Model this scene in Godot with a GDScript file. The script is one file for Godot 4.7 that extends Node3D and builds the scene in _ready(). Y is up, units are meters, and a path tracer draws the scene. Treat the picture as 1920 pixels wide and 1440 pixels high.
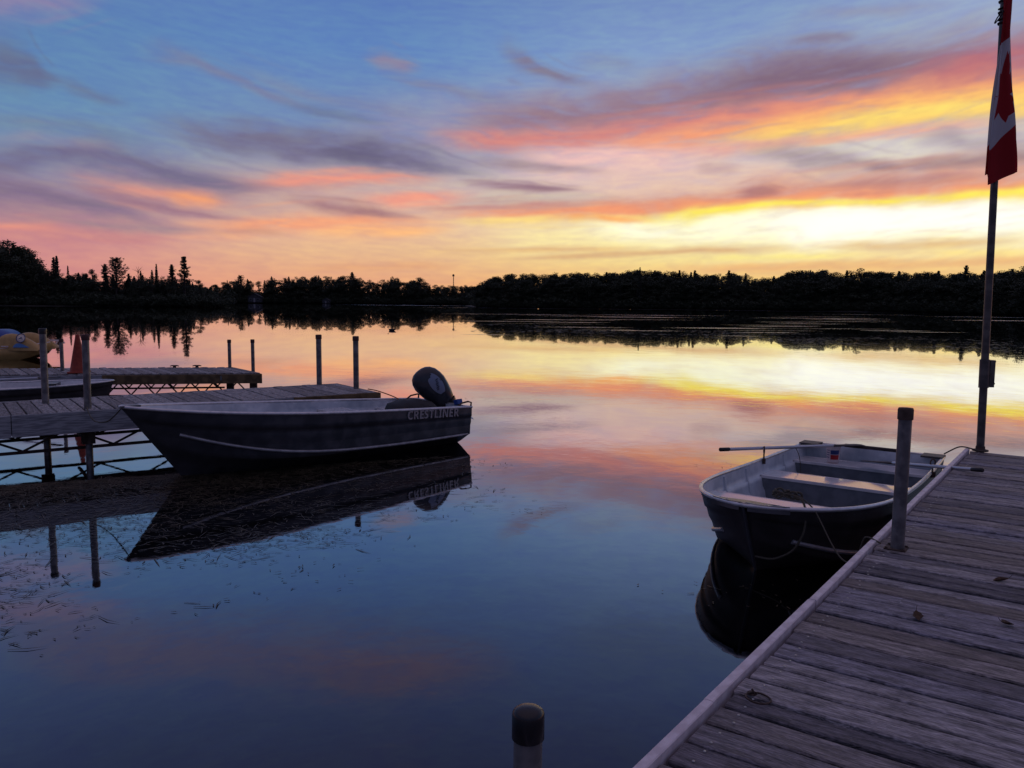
extends Node3D

# ---------------------------------------------------------------- sky tables
# clear air, but unseen overhead brightened and warmed to light the deck: sRGB by elevation (rows) and azimuth from due ahead (columns), in degrees
const SKY_EL := [0.5, 3.0, 4.4, 5.8, 7.5, 9.0, 11.3, 13.5, 16.0, 18.5, 24.0, 32.0, 50.0, 90.0]
const SKY_AZ := [-180.0, -110.0, -60.0, -31.3, -11.5, 11.3, 31.1, 52.0, 80.0, 125.0, 180.0]
const SKY_BASE := [
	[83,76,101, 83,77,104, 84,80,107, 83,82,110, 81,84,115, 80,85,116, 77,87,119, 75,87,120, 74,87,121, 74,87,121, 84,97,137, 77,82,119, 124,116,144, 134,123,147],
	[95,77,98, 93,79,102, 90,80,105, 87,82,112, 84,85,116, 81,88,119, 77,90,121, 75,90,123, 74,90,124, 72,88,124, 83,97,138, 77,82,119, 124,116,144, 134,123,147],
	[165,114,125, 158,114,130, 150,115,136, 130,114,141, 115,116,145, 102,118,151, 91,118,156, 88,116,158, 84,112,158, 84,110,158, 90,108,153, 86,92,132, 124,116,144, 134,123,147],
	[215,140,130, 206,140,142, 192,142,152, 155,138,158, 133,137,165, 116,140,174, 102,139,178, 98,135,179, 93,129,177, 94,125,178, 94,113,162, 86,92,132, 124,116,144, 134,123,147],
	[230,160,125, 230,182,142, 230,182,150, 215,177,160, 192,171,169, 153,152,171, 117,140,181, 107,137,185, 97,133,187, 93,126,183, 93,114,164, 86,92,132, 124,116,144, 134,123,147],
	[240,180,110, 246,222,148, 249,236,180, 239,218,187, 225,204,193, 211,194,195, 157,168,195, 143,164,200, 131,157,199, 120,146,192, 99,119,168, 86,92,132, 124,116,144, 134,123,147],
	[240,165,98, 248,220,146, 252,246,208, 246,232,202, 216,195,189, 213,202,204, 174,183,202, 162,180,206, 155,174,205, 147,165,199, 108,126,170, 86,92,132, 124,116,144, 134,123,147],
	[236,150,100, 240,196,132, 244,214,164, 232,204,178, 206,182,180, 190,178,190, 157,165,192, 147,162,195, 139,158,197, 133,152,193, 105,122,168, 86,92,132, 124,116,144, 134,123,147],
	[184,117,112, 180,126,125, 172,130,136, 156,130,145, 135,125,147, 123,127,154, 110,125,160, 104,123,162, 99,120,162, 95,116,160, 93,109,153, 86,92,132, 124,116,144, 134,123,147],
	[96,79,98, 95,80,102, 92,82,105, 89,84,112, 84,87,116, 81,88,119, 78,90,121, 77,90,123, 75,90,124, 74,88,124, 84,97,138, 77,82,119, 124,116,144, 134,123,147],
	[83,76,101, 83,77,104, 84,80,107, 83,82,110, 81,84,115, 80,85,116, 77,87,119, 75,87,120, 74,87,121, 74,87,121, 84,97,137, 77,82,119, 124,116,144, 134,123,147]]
# streaks of cloud: red, green, blue, cover, softness above and below, then azimuth, elevation, half height of points along it
const STREAKS := [
	[165, 146, 170, 0.52, 1, 1, -14.22, 10.89, 1.53, -7.28, 11.35, 1.8, -0.14, 12.16, 1.8, 7.7, 12.44, 1.62, 15.23, 12.98, 1.62],
	[252, 194, 186, 0.76, 1, 1, -2.28, 9.19, 1.35, 4.2, 9.43, 1.62, 10.23, 9.48, 1.8, 15.38, 9.07, 1.62],
	[225, 188, 176, 0.76, 1, 1, 0.63, 6.78, 0.99, 8.53, 7.32, 1.35, 15.42, 7.9, 1.35, 21.92, 7.33, 1.08, 27.83, 7.5, 0.9],
	[221, 214, 202, 0.81, 1, 1, 16.71, 9.02, 0.72, 20.57, 9.43, 1.17, 24.87, 8.99, 1.17, 27.75, 8.88, 0.9, 32.06, 8.93, 0.81],
	[250, 230, 166, 0.71, 1, 1, -3.71, 3.91, 0.9, 1.38, 4.09, 1.26, 5.73, 4.39, 1.53, 12.12, 4.36, 1.98, 18.87, 4.28, 2.25, 25.11, 4.14, 2.43, 33.14, 3.9, 2.52, 39.28, 3.66, 2.25],
	[258, 256, 226, 0.95, 1, 1, 2.1, 4.74, 0.27, 6.44, 4.82, 0.72, 10.7, 4.87, 1.17, 15.52, 5.01, 1.44, 22.01, 5.21, 1.62, 27.96, 5.26, 1.71, 33.06, 5.24, 1.8, 38.09, 4.97, 1.8],
	[266, 264, 256, 0.9, 1, 1, 13.83, 4.76, 0.54, 18.84, 4.88, 0.99, 23.56, 5.09, 1.17, 27.96, 5.17, 1.26, 33.06, 5.15, 1.35, 36.95, 4.95, 1.17],
	[148, 119, 135, 0.95, 1.1, 1, -5.86, 11.49, 0.72, -0.14, 11.93, 0.99, 4.87, 12.32, 1.08, 11.17, 12.83, 1.53, 15.23, 13.23, 1.8, 18.48, 13.54, 1.98, 21.62, 13.55, 1.89, 24.62, 13.58, 1.8, 27.47, 13.75, 1.8, 31.75, 13.62, 1.62, 37.49, 13.25, 1.53],
	[126, 103, 123, 0.9, 1.2, 1, 9.78, 13.14, 0.63, 14.55, 13.49, 0.99, 18.46, 14.03, 1.17, 20.66, 14.23, 1.08, 23.13, 13.72, 1.08, 25.78, 13.64, 0.99, 28.29, 13.94, 0.99],
	[183, 102, 118, 0.76, 1, 1, 22.87, 12.83, 0.63, 26.37, 13.28, 0.9, 29.13, 13.67, 1.08, 31.76, 13.56, 1.17, 37.5, 13.12, 1.08],
	[219, 132, 124, 0.85, 1, 1, -8, 10.36, 0.54, -3.72, 10.53, 0.63, 1.31, 10.66, 0.81, 7.73, 11.28, 0.81, 11.9, 11.7, 0.81, 16.92, 12.06, 0.81, 21.68, 12.25, 0.72, 26.13, 12.48, 0.81, 29.18, 12.69, 0.9, 31.81, 12.72, 0.9, 37.57, 12.2, 0.9],
	[252, 160, 116, 0.85, 1, 1, 4.19, 10.58, 0.36, 9.15, 10.52, 0.63, 13.29, 10.8, 0.9, 16.95, 11.22, 0.9, 21.71, 11.76, 0.81, 26.16, 11.94, 0.9, 31.86, 11.99, 0.99, 37.63, 11.4, 0.99],
	[255, 208, 112, 0.93, 1.1, 0.8, 11.6, 10.12, 0.27, 14.66, 10.28, 0.63, 17.96, 10.59, 0.77, 21.74, 10.94, 0.9, 25.33, 11.23, 1.08, 28.72, 11.29, 1.26, 32.68, 11.04, 1.35, 37.69, 10.6, 1.17],
	[255, 226, 118, 0.66, 1, 1, 18.6, 10.69, 0.32, 21.74, 11.07, 0.41, 25.32, 11.47, 0.41, 29.8, 11.41, 0.41, 32.67, 11.21, 0.45],
	[242, 168, 150, 0.71, 1, 1, 7.76, 9.8, 0.41, 12.65, 9.69, 0.41, 16.67, 10, 0.27, 20.53, 10.2, 0.27, 24.8, 10.26, 0.32, 29.06, 10.25, 0.36, 32.75, 10.07, 0.36],
	[162, 145, 153, 0.81, 1, 1, 14.34, 9.83, 0.27, 16.69, 9.61, 0.54, 19.31, 9.1, 0.77, 20.91, 8.7, 0.72, 23.1, 8.27, 0.54, 25.51, 8.01, 0.36],
	[142, 123, 133, 0.9, 1, 1, 21.26, 8.11, 0.18, 23.41, 8.06, 0.36, 26.08, 8.1, 0.41, 29.18, 8.24, 0.45, 32.09, 8.4, 0.54, 36.72, 8.27, 0.45],
	[165, 150, 162, 0.71, 1, 1, 24.23, 9.71, 0.23, 26.58, 9.67, 0.59, 28.29, 9.24, 0.54, 30.47, 9.18, 0.54, 33.06, 9.13, 0.54],
	[124, 107, 121, 0.66, 1, 1, 22.18, 8.19, 0.18, 23.71, 8.14, 0.36, 24.91, 8.05, 0.23],
	[193, 158, 154, 0.57, 1, 1, 11.65, 8.57, 0.27, 13.71, 8.59, 0.45, 15.4, 8.47, 0.23],
	[238, 196, 184, 0.66, 1, 1, 23.13, 7.63, 0.18, 26.4, 7.62, 0.18, 29.21, 7.72, 0.18, 32.13, 7.81, 0.23],
	[209, 148, 134, 0.87, 1.1, 0.8, -2.99, 6.05, 0.36, 2.81, 6.05, 0.5, 7.84, 6.15, 0.63, 12.05, 6.45, 0.68, 16.79, 6.89, 0.9, 20.68, 6.96, 0.9, 24.96, 7.1, 0.9, 28.69, 7.14, 0.99, 32.93, 7.28, 0.99, 37.93, 7.11, 0.9],
	[244, 150, 112, 0.85, 1, 1, -7.31, 5.62, 0.32, -2.27, 5.77, 0.32, 3.54, 5.81, 0.36, 8.56, 6, 0.45, 12.75, 6.3, 0.41, 17.14, 6.54, 0.45, 21.33, 6.54, 0.45, 25.57, 6.69, 0.41, 29.27, 6.74, 0.41, 32.96, 6.81, 0.45, 37.97, 6.64, 0.45],
	[157, 106, 114, 0.66, 1, 1, 14.44, 6.95, 0.18, 16.45, 7.03, 0.41, 18.11, 6.88, 0.23],
	[173, 124, 126, 0.52, 1, 1, 18.75, 7.23, 0.23, 21.92, 7.17, 0.32, 26.41, 7.34, 0.32, 30.04, 7.42, 0.27],
	[250, 214, 130, 0.85, 0.8, 1, -6.24, 5.32, 0.18, -2.99, 5.34, 0.27, 1.37, 5.41, 0.27, 5.71, 5.49, 0.27, 10.34, 5.5, 0.27],
	[256, 236, 96, 0.95, 0.8, 1, 5.71, 5.49, 0.18, 8.21, 5.52, 0.27, 11.38, 5.7, 0.5, 14.47, 6.03, 0.36, 18.13, 6.31, 0.27, 21.97, 6.16, 0.27, 25.59, 6.31, 0.27, 29.28, 6.44, 0.32, 32.97, 6.52, 0.41, 37.99, 6.34, 0.36],
	[252, 166, 104, 0.76, 1, 1, 1.36, 5.7, 0.18, 2.82, 5.52, 0.18, 4.62, 5.63, 0.23, 7.86, 5.38, 0.18, 9.99, 5.29, 0.14],
	[223, 176, 124, 0.76, 1, 1, -7.33, 3.21, 0.14, -0.07, 3.37, 0.14, 6.11, 3.39, 0.18, 10.74, 3.6, 0.14],
	[215, 170, 126, 0.81, 1, 1, -2.98, 2.62, 0.18, 2.12, 2.81, 0.18, 7.19, 3.04, 0.23, 12.15, 3.28, 0.23, 17.26, 3.41, 0.23, 20.83, 3.64, 0.18],
	[219, 174, 124, 0.71, 1, 1, 18.23, 3.88, 0.14, 22.09, 3.55, 0.27, 25.15, 3.43, 0.32, 29.45, 3.55, 0.23, 33.16, 3.6, 0.18],
	[252, 232, 140, 0.76, 1, 1, 10.06, 2.72, 0.18, 15.6, 2.94, 0.23, 20.85, 2.97, 0.23, 24.57, 3.05, 0.18],
	[232, 172, 120, 0.71, 1, 1, 7.93, 2.07, 0.36, 15.62, 2.18, 0.41, 22.15, 2.35, 0.45, 28.12, 2.41, 0.41, 33.23, 2.45, 0.41, 38.27, 2.35, 0.36],
	[223, 158, 118, 0.47, 1, 1, -15.74, 1.84, 0.27, -9.48, 2.04, 0.27, -2.25, 2.19, 0.27],
	[252, 222, 140, 0.66, 1, 1, 25.16, 3.17, 0.27, 28.08, 3.02, 0.27, 30.85, 2.93, 0.27, 33.2, 3, 0.27],
	[155, 122, 138, 0.57, 1, 1, -38.65, 4.82, 1.8, -32.41, 5.5, 1.8, -28.09, 5.38, 1.62, -23.39, 5.41, 1.35, -18.98, 5.41, 0.99],
	[173, 130, 138, 0.47, 1, 1, -26.33, 6.59, 0.99, -19.58, 6.98, 1.08, -12.92, 7.2, 0.9, -7.31, 7.09, 0.63],
	[203, 134, 134, 0.76, 1, 1, -37.85, 3.19, 1.08, -31.98, 3.54, 0.9, -28.17, 3.59, 0.9, -23.45, 3.58, 0.72, -19.02, 3.99, 0.63],
	[236, 152, 130, 0.81, 1, 1, -28.3, 7.01, 0.41, -25.74, 6.75, 0.59, -22.74, 6.48, 0.63, -19.6, 6.25, 0.59, -17.32, 6.21, 0.36],
	[246, 150, 128, 0.81, 1, 1, -20.21, 7.21, 0.36, -16.96, 7.44, 0.59, -12.91, 7.81, 0.59, -8.01, 7.94, 0.5, -3, 8.08, 0.32],
	[252, 164, 112, 0.76, 1, 1, -23.05, 6.4, 0.23, -21.51, 6.22, 0.41, -19.6, 6.18, 0.32, -18.63, 6.36, 0.18],
	[246, 160, 122, 0.85, 1, 1, -23.41, 4.76, 0.32, -21.56, 4.44, 0.54, -18.68, 4.41, 0.59, -15.01, 4.94, 0.59, -10.86, 5.26, 0.59, -6.6, 5.28, 0.41, -2.99, 5.13, 0.23],
	[254, 184, 126, 0.85, 1, 1, -15.02, 4.25, 0.27, -10.87, 4.49, 0.45, -7.32, 4.63, 0.45, -2.99, 4.91, 0.36],
	[244, 152, 132, 0.85, 1, 1, -11.54, 6.42, 0.27, -8.02, 6.59, 0.41, -4.8, 6.79, 0.41, -1.55, 7.05, 0.23],
	[203, 164, 152, 0.76, 1, 1, -20.26, 5.55, 0.18, -18.32, 5.64, 0.36, -16, 5.66, 0.36, -14.31, 5.65, 0.18],
	[193, 182, 172, 0.66, 1, 1, -6.6, 6.34, 0.18, -2.27, 6.62, 0.41, 3.16, 6.72, 0.41, 8.54, 6.77, 0.27],
	[205, 176, 168, 0.57, 1, 1, -14.97, 6.65, 0.18, -12.58, 6.8, 0.32, -9.43, 7.1, 0.36, -5.88, 7.4, 0.32],
	[173, 138, 150, 0.66, 1, 1, -29.67, 7.33, 0.54, -25.72, 7.26, 0.54, -21.79, 7.05, 0.45, -18.61, 6.96, 0.36],
	[242, 150, 128, 0.57, 1, 1, -33, 3.88, 0.23, -30.36, 4.05, 0.27, -27.58, 3.99, 0.23],
	[114, 107, 135, 0.9, 1.2, 0.9, -24.69, 11, 0.18, -22.91, 10.54, 0.41, -20.44, 10.17, 0.68, -17.23, 9.99, 0.77, -14.24, 9.63, 0.81, -10.81, 9.52, 0.9, -8, 9.2, 0.9, -4.8, 8.8, 0.59, -2.28, 8.43, 0.32, -0.11, 8.25, 0.18],
	[100, 95, 123, 0.66, 1, 1, -14.24, 9.5, 0.36, -11.5, 9.56, 0.54, -9.06, 9.58, 0.54, -6.58, 9.18, 0.36],
	[152, 131, 141, 0.66, 1, 1, -5.15, 9.21, 0.18, -1.2, 9.14, 0.32, 3.5, 8.74, 0.27, 7.79, 8.37, 0.18],
	[114, 107, 137, 0.9, 1, 1, -36.72, 7.07, 0.81, -31.78, 7.75, 0.72, -28.81, 8.25, 0.54, -26.54, 8.44, 0.81, -24.2, 8.12, 0.81, -21.46, 7.66, 0.81, -18.61, 7.16, 0.68, -15.64, 7.09, 0.36, -13.6, 7.24, 0.18],
	[126, 109, 135, 0.85, 1, 1, -36.77, 6.09, 0.9, -31.86, 6.14, 0.9, -29.74, 5.8, 0.72, -27.53, 5.38, 0.5, -25.21, 5.06, 0.41, -22.81, 4.52, 0.32, -20.3, 4.35, 0.18],
	[153, 114, 132, 0.81, 1, 1, -28.32, 6.76, 0.32, -26.05, 6.16, 0.41, -23.69, 5.65, 0.36, -21.22, 5.31, 0.27, -18.66, 5.08, 0.23, -16.35, 4.89, 0.14],
	[150, 129, 143, 0.57, 1, 1, -32.45, 4.54, 0.41, -29.25, 4.48, 0.41, -25.84, 4.2, 0.32, -21.89, 4.16, 0.27, -17.7, 4.24, 0.18],
	[161, 118, 124, 0.9, 1, 1, -15.99, 6.4, 0.14, -13.62, 6.22, 0.32, -10.85, 5.89, 0.36, -8.03, 5.68, 0.27, -5.52, 5.3, 0.18],
	[197, 146, 130, 0.57, 1, 1, -20.3, 4.08, 0.18, -17.04, 4.26, 0.23, -14.34, 4.13, 0.18],
	[145, 112, 128, 0.9, 1, 1, -4.44, 7.84, 0.14, -1.55, 7.68, 0.32, 0.98, 7.49, 0.32, 3.52, 7.32, 0.18, 5.68, 7.28, 0.14],
	[193, 130, 126, 0.66, 1, 1, -8.03, 5.96, 0.18, -2.27, 6.2, 0.23, 2.81, 6.3, 0.32, 6.41, 6.3, 0.23],
	[102, 103, 135, 0.76, 1, 1, -32.53, 13.16, 0.99, -30.73, 13.23, 1.17, -29.68, 12.92, 1.08, -28.62, 12.42, 0.54, -27.52, 12.32, 0.27],
	[106, 115, 147, 0.57, 1, 1, -28.88, 12.68, 0.36, -27.24, 12.24, 0.41, -25.84, 11.67, 0.32, -23.78, 11.51, 0.23],
	[158, 129, 163, 0.62, 1, 1, -35.78, 15.4, 1.08, -30.85, 16.02, 0.99, -28.45, 16.19, 0.72, -26.77, 16.6, 0.54, -24.44, 17.44, 0.45],
	[126, 123, 153, 0.62, 1, 1, -24.56, 14.52, 0.32, -22.46, 14.67, 0.63, -20.94, 14.41, 0.45, -18.75, 13.75, 0.32, -15.52, 12.68, 0.27, -11.47, 11.62, 0.23],
	[128, 133, 163, 0.57, 1, 1, -19.36, 14.92, 0.27, -15.5, 13.38, 0.41, -11.46, 12.66, 0.36, -7.28, 12.02, 0.32, -3.72, 11.88, 0.23],
	[106, 115, 145, 0.57, 1, 1, -16.18, 12.51, 0.18, -13.85, 12.14, 0.32, -10.78, 11.71, 0.32, -7.28, 11.18, 0.27],
	[152, 131, 151, 0.71, 1, 1, -10.39, 15.47, 0.23, -8.66, 15.3, 0.54, -7.26, 14.98, 0.45, -5.85, 14.77, 0.18],
	[130, 129, 157, 0.57, 1, 1, -9.36, 14.7, 0.32, -5.86, 13.8, 0.32, -2.3, 13.23, 0.36, 1.29, 13, 0.27],
	[128, 119, 143, 0.9, 1, 1, -1.6, 16.59, 0.18, -0.71, 16.16, 0.68, 0.37, 15.53, 0.63, 1.62, 14.89, 0.41, 3.41, 14.3, 0.27, 5.9, 13.95, 0.23],
	[134, 141, 169, 0.47, 1, 1, 3.04, 15.59, 0.36, 5.88, 15.3, 0.54, 9.04, 14.97, 0.45],
	[112, 129, 157, 0.66, 1, 1, -33.71, 9.62, 0.32, -30.09, 9.86, 0.45, -27.34, 9.96, 0.41, -24.75, 9.45, 0.41, -21.72, 9.44, 0.23],
	[152, 137, 155, 0.47, 1, 1, -32.76, 8.7, 0.27, -29.59, 9.14, 0.36, -26.81, 8.97, 0.36, -23.87, 8.96, 0.23],
	[173, 120, 138, 0.47, 1, 1, -40.49, 15.88, 1.17, -34.72, 17.49, 1.26, -30.72, 18.38, 1.17, -27.49, 19.11, 0.81, -23.45, 20.18, 0.63],
	[130, 109, 135, 0.57, 1, 1, -35.53, 19.43, 1.8, -25.13, 21.77, 1.98, -15.93, 23.32, 1.98, -5.82, 24.37, 1.98, 2.55, 24.79, 1.35],
	[134, 111, 131, 0.47, 1, 1, -16.56, 23.52, 0.99, -11.28, 24.57, 1.35, -5.82, 24.78, 1.17, -1.64, 24.5, 0.72],
	[106, 117, 145, 0.38, 1, 1, 1.18, 22.85, 1.35, 11.53, 23.06, 1.8, 24.17, 21.7, 1.8, 32.32, 20.04, 1.8],
]
const SKYLINE_POINT := [-110.5, 170, 14.2, -104, 170, 13.4, -100.8, 170, 12.6, -98.8, 170, 10.5, -96.7, 170, 8.2, -91.4, 170, 7.3, -86, 170, 6.6, -78.4, 170, 6.5, -71.9, 170, 6.1, -65.4, 170, 5.5, -62.5, 171, 3.6, -60.5, 174, 2.4]
const SKYLINE_FAR := [-114.4, 288, 6.8, -108, 288, 6.1, -103.4, 288, 6.3, -97.8, 288, 7.6, -94.1, 288, 8.4, -90.5, 288, 7.9, -84.9, 288, 8.8, -80.3, 288, 9.6, -76.6, 288, 9.4, -68.4, 288, 9.9, -62.8, 288, 9.7, -55.5, 288, 10.2, -51.8, 288, 8.9, -48.1, 288, 8.2, -41.7, 288, 9.2, -36.2, 288, 8.5, -32.1, 288, 8.9, -26, 288, 7.3, -20.5, 288, 6.6, -13.2, 288, 7, -0.3, 288, 7.3]
const SKYLINE_EAST := [-8.8, 201.9, 4.9, -7.9, 201.6, 5.9, -5.3, 200.7, 7.3, -0.2, 199, 8.1, 4.8, 197.8, 8.3, 11.1, 196.2, 8.4, 17.2, 194.7, 8.4, 23.2, 193.2, 8.5, 28.6, 191.8, 9.1, 33.8, 190.4, 8.7, 40.7, 188.6, 8.5, 45.3, 187.4, 8.4, 50.3, 186, 8.6, 52.5, 185.4, 8, 54.7, 184.8, 7.2, 56.3, 184.3, 7.6, 59.5, 183.4, 8.4, 62.7, 182.5, 9, 66.9, 181.2, 9.2, 69, 180.6, 8.6, 74.5, 178.8, 9.1, 76.1, 175.8, 8.5, 79.5, 168.7, 8.2, 81.2, 164.5, 8.2, 82.8, 160.4, 7.6, 84.3, 155.4, 7.9, 85.6, 150.9, 7.5, 86.3, 147.4, 7.9, 87.4, 143, 8.6, 89.1, 136, 9.2]

var rng := RandomNumberGenerator.new()
var M := {}
var plank_shapes := {}
var bush := []

# ---------------------------------------------------------------- small helpers
func lin(r: float, g: float, b: float) -> Color:
	return Color(r, g, b).linear_to_srgb()

func mat(called: String, c: Color, rough := 0.8, metal := 0.0) -> StandardMaterial3D:
	var m := StandardMaterial3D.new()
	m.resource_name = called
	m.albedo_color = c
	m.roughness = rough
	m.metallic = metal
	m.cull_mode = BaseMaterial3D.CULL_DISABLED
	M[called] = m
	return m

func begin() -> SurfaceTool:
	var st := SurfaceTool.new()
	st.begin(Mesh.PRIMITIVE_TRIANGLES)
	return st

func tri(st: SurfaceTool, a: Vector3, b: Vector3, c: Vector3) -> void:
	st.add_vertex(a); st.add_vertex(b); st.add_vertex(c)

func quad(st: SurfaceTool, a: Vector3, b: Vector3, c: Vector3, d: Vector3) -> void:
	tri(st, a, b, c); tri(st, a, c, d)

func flat(st: SurfaceTool) -> void:
	st.set_smooth_group(-1)

func smooth(st: SurfaceTool) -> void:
	st.set_smooth_group(0)

# a box with its four long edges (along its local x) chamfered
func box(st: SurfaceTool, c: Vector3, s: Vector3, b := Basis.IDENTITY, bev := 0.004) -> void:
	flat(st)
	var y := s.y / 2; var z := s.z / 2; var x := s.x / 2
	bev = minf(bev, minf(y, z) * 0.6)
	var p := [Vector2(-z + bev, y), Vector2(z - bev, y), Vector2(z, y - bev), Vector2(z, -y + bev), Vector2(z - bev, -y), Vector2(-z + bev, -y), Vector2(-z, -y + bev), Vector2(-z, y - bev)]
	for i in 8:
		var q: Vector2 = p[i]; var r: Vector2 = p[(i + 1) % 8]
		quad(st, c + b * Vector3(-x, q.y, q.x), c + b * Vector3(x, q.y, q.x), c + b * Vector3(x, r.y, r.x), c + b * Vector3(-x, r.y, r.x))
	for e in [-1.0, 1.0]:
		for i in range(1, 7):
			var a0: Vector2 = p[0]; var a1: Vector2 = p[i]; var a2: Vector2 = p[i + 1]
			if e > 0:
				tri(st, c + b * Vector3(x, a0.y, a0.x), c + b * Vector3(x, a2.y, a2.x), c + b * Vector3(x, a1.y, a1.x))
			else:
				tri(st, c + b * Vector3(-x, a0.y, a0.x), c + b * Vector3(-x, a1.y, a1.x), c + b * Vector3(-x, a2.y, a2.x))

func bar(st: SurfaceTool, a: Vector3, c: Vector3, w: float, h: float) -> void:
	var d := (c - a)
	var x := d.normalized()
	var up := Vector3.UP if absf(x.y) < 0.95 else Vector3.RIGHT
	var z := x.cross(up).normalized()
	box(st, (a + c) / 2, Vector3(d.length(), h, w), Basis(x, z.cross(x), z))

func tube(st: SurfaceTool, pts: Array, radii: Array, sides := 8, caps := true) -> void:
	var rows := []
	var n := pts.size()
	var up := Vector3.UP
	for i in n:
		var d: Vector3 = (pts[mini(i + 1, n - 1)] - pts[maxi(i - 1, 0)])
		d = d.normalized()
		if absf(d.dot(up)) > 0.97:
			up = Vector3.RIGHT if absf(d.x) < 0.9 else Vector3.BACK
		var sx := d.cross(up).normalized()
		var sy := sx.cross(d).normalized()
		up = sy
		var rad: float = radii[mini(i, radii.size() - 1)]
		var row := []
		for k in sides:
			var t := TAU * k / sides
			row.append(pts[i] + (sx * cos(t) + sy * sin(t)) * rad)
		rows.append(row)
	smooth(st)
	for i in n - 1:
		for k in sides:
			var k2 := (k + 1) % sides
			quad(st, rows[i][k], rows[i][k2], rows[i + 1][k2], rows[i + 1][k])
	if caps:
		flat(st)
		for k in range(1, sides - 1):
			tri(st, rows[0][0], rows[0][k + 1], rows[0][k])
			tri(st, rows[n - 1][0], rows[n - 1][k], rows[n - 1][k + 1])

# profile of Vector2(radius, height) turned about y
func lathe(st: SurfaceTool, prof: Array, sides: int, at := Vector3.ZERO, b := Basis.IDENTITY) -> void:
	smooth(st)
	for i in prof.size() - 1:
		var p: Vector2 = prof[i]; var q: Vector2 = prof[i + 1]
		for k in sides:
			var t0 := TAU * k / sides; var t1 := TAU * (k + 1) / sides
			var a := at + b * Vector3(cos(t0) * p.x, p.y, sin(t0) * p.x)
			var c := at + b * Vector3(cos(t1) * p.x, p.y, sin(t1) * p.x)
			var d := at + b * Vector3(cos(t1) * q.x, q.y, sin(t1) * q.x)
			var e := at + b * Vector3(cos(t0) * q.x, q.y, sin(t0) * q.x)
			if p.x > 1e-5:
				tri(st, a, c, d)
			if q.x > 1e-5:
				tri(st, a, d, e)

func grid(st: SurfaceTool, rows: Array, soft := true) -> void:
	if soft: smooth(st)
	else: flat(st)
	for i in rows.size() - 1:
		for k in rows[i].size() - 1:
			quad(st, rows[i][k], rows[i][k + 1], rows[i + 1][k + 1], rows[i + 1][k])

func obj(called: String, st: SurfaceTool, m: Material, parent: Node = self) -> MeshInstance3D:
	st.generate_normals()
	return put(called, st.commit(), m, parent)

func put(called: String, mesh: Mesh, m: Material, parent: Node = self) -> MeshInstance3D:
	var o := MeshInstance3D.new()
	o.name = called
	o.mesh = mesh
	o.material_override = m
	parent.add_child(o, true)
	return o

func tag(o: Node, label: String, category: String, group := "") -> Node:
	o.set_meta("label", label)
	o.set_meta("category", category)
	if group: o.set_meta("group", group)
	return o

func thing(called: String, label: String, category: String, at := Vector3.ZERO, turn := 0.0, group := "") -> Node3D:
	var o := Node3D.new()
	o.name = called
	add_child(o, true)
	o.position = at
	o.rotation.y = turn
	tag(o, label, category, group)
	return o

func structure(called: String, st: SurfaceTool, m: Material) -> MeshInstance3D:
	var o := obj(called, st, m)
	o.set_meta("kind", "structure")
	return o

func noise(seed_: int, freq: float, octaves := 4) -> FastNoiseLite:
	var n := FastNoiseLite.new()
	n.noise_type = FastNoiseLite.TYPE_SIMPLEX_SMOOTH
	n.seed = seed_
	n.frequency = freq
	n.fractal_octaves = octaves
	return n

func noise_tex(seed_: int, freq: float, a: Color, b: Color, size := 256, c0 := 0.3, c1 := 0.7) -> NoiseTexture2D:
	var t := NoiseTexture2D.new()
	t.width = size; t.height = size
	t.seamless = true
	t.noise = noise(seed_, freq)
	var g := Gradient.new()
	g.offsets = PackedFloat32Array([c0, c1])
	g.colors = PackedColorArray([a, b])
	t.color_ramp = g
	return t

func worn(called: String, a: Color, b: Color, rough: float, metal: float, scale_: float, seed_: int, freq := 0.02) -> StandardMaterial3D:
	var m := mat(called, Color.WHITE, rough, metal)
	m.albedo_texture = noise_tex(seed_, freq, a, b)
	m.uv1_triplanar = true
	m.uv1_scale = Vector3.ONE * scale_
	return m

# ---------------------------------------------------------------- sky
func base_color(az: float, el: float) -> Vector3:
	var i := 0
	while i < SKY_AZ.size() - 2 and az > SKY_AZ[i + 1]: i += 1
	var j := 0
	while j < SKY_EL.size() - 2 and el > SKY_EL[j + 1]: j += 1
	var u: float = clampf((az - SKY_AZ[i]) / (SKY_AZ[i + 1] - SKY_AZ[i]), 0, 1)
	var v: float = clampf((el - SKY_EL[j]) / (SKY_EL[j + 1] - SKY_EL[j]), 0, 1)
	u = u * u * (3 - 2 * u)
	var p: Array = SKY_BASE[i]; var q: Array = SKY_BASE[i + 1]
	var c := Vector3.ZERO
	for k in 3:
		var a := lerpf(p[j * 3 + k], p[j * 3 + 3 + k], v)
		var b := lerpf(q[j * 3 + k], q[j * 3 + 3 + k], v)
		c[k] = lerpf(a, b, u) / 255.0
	return c

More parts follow.
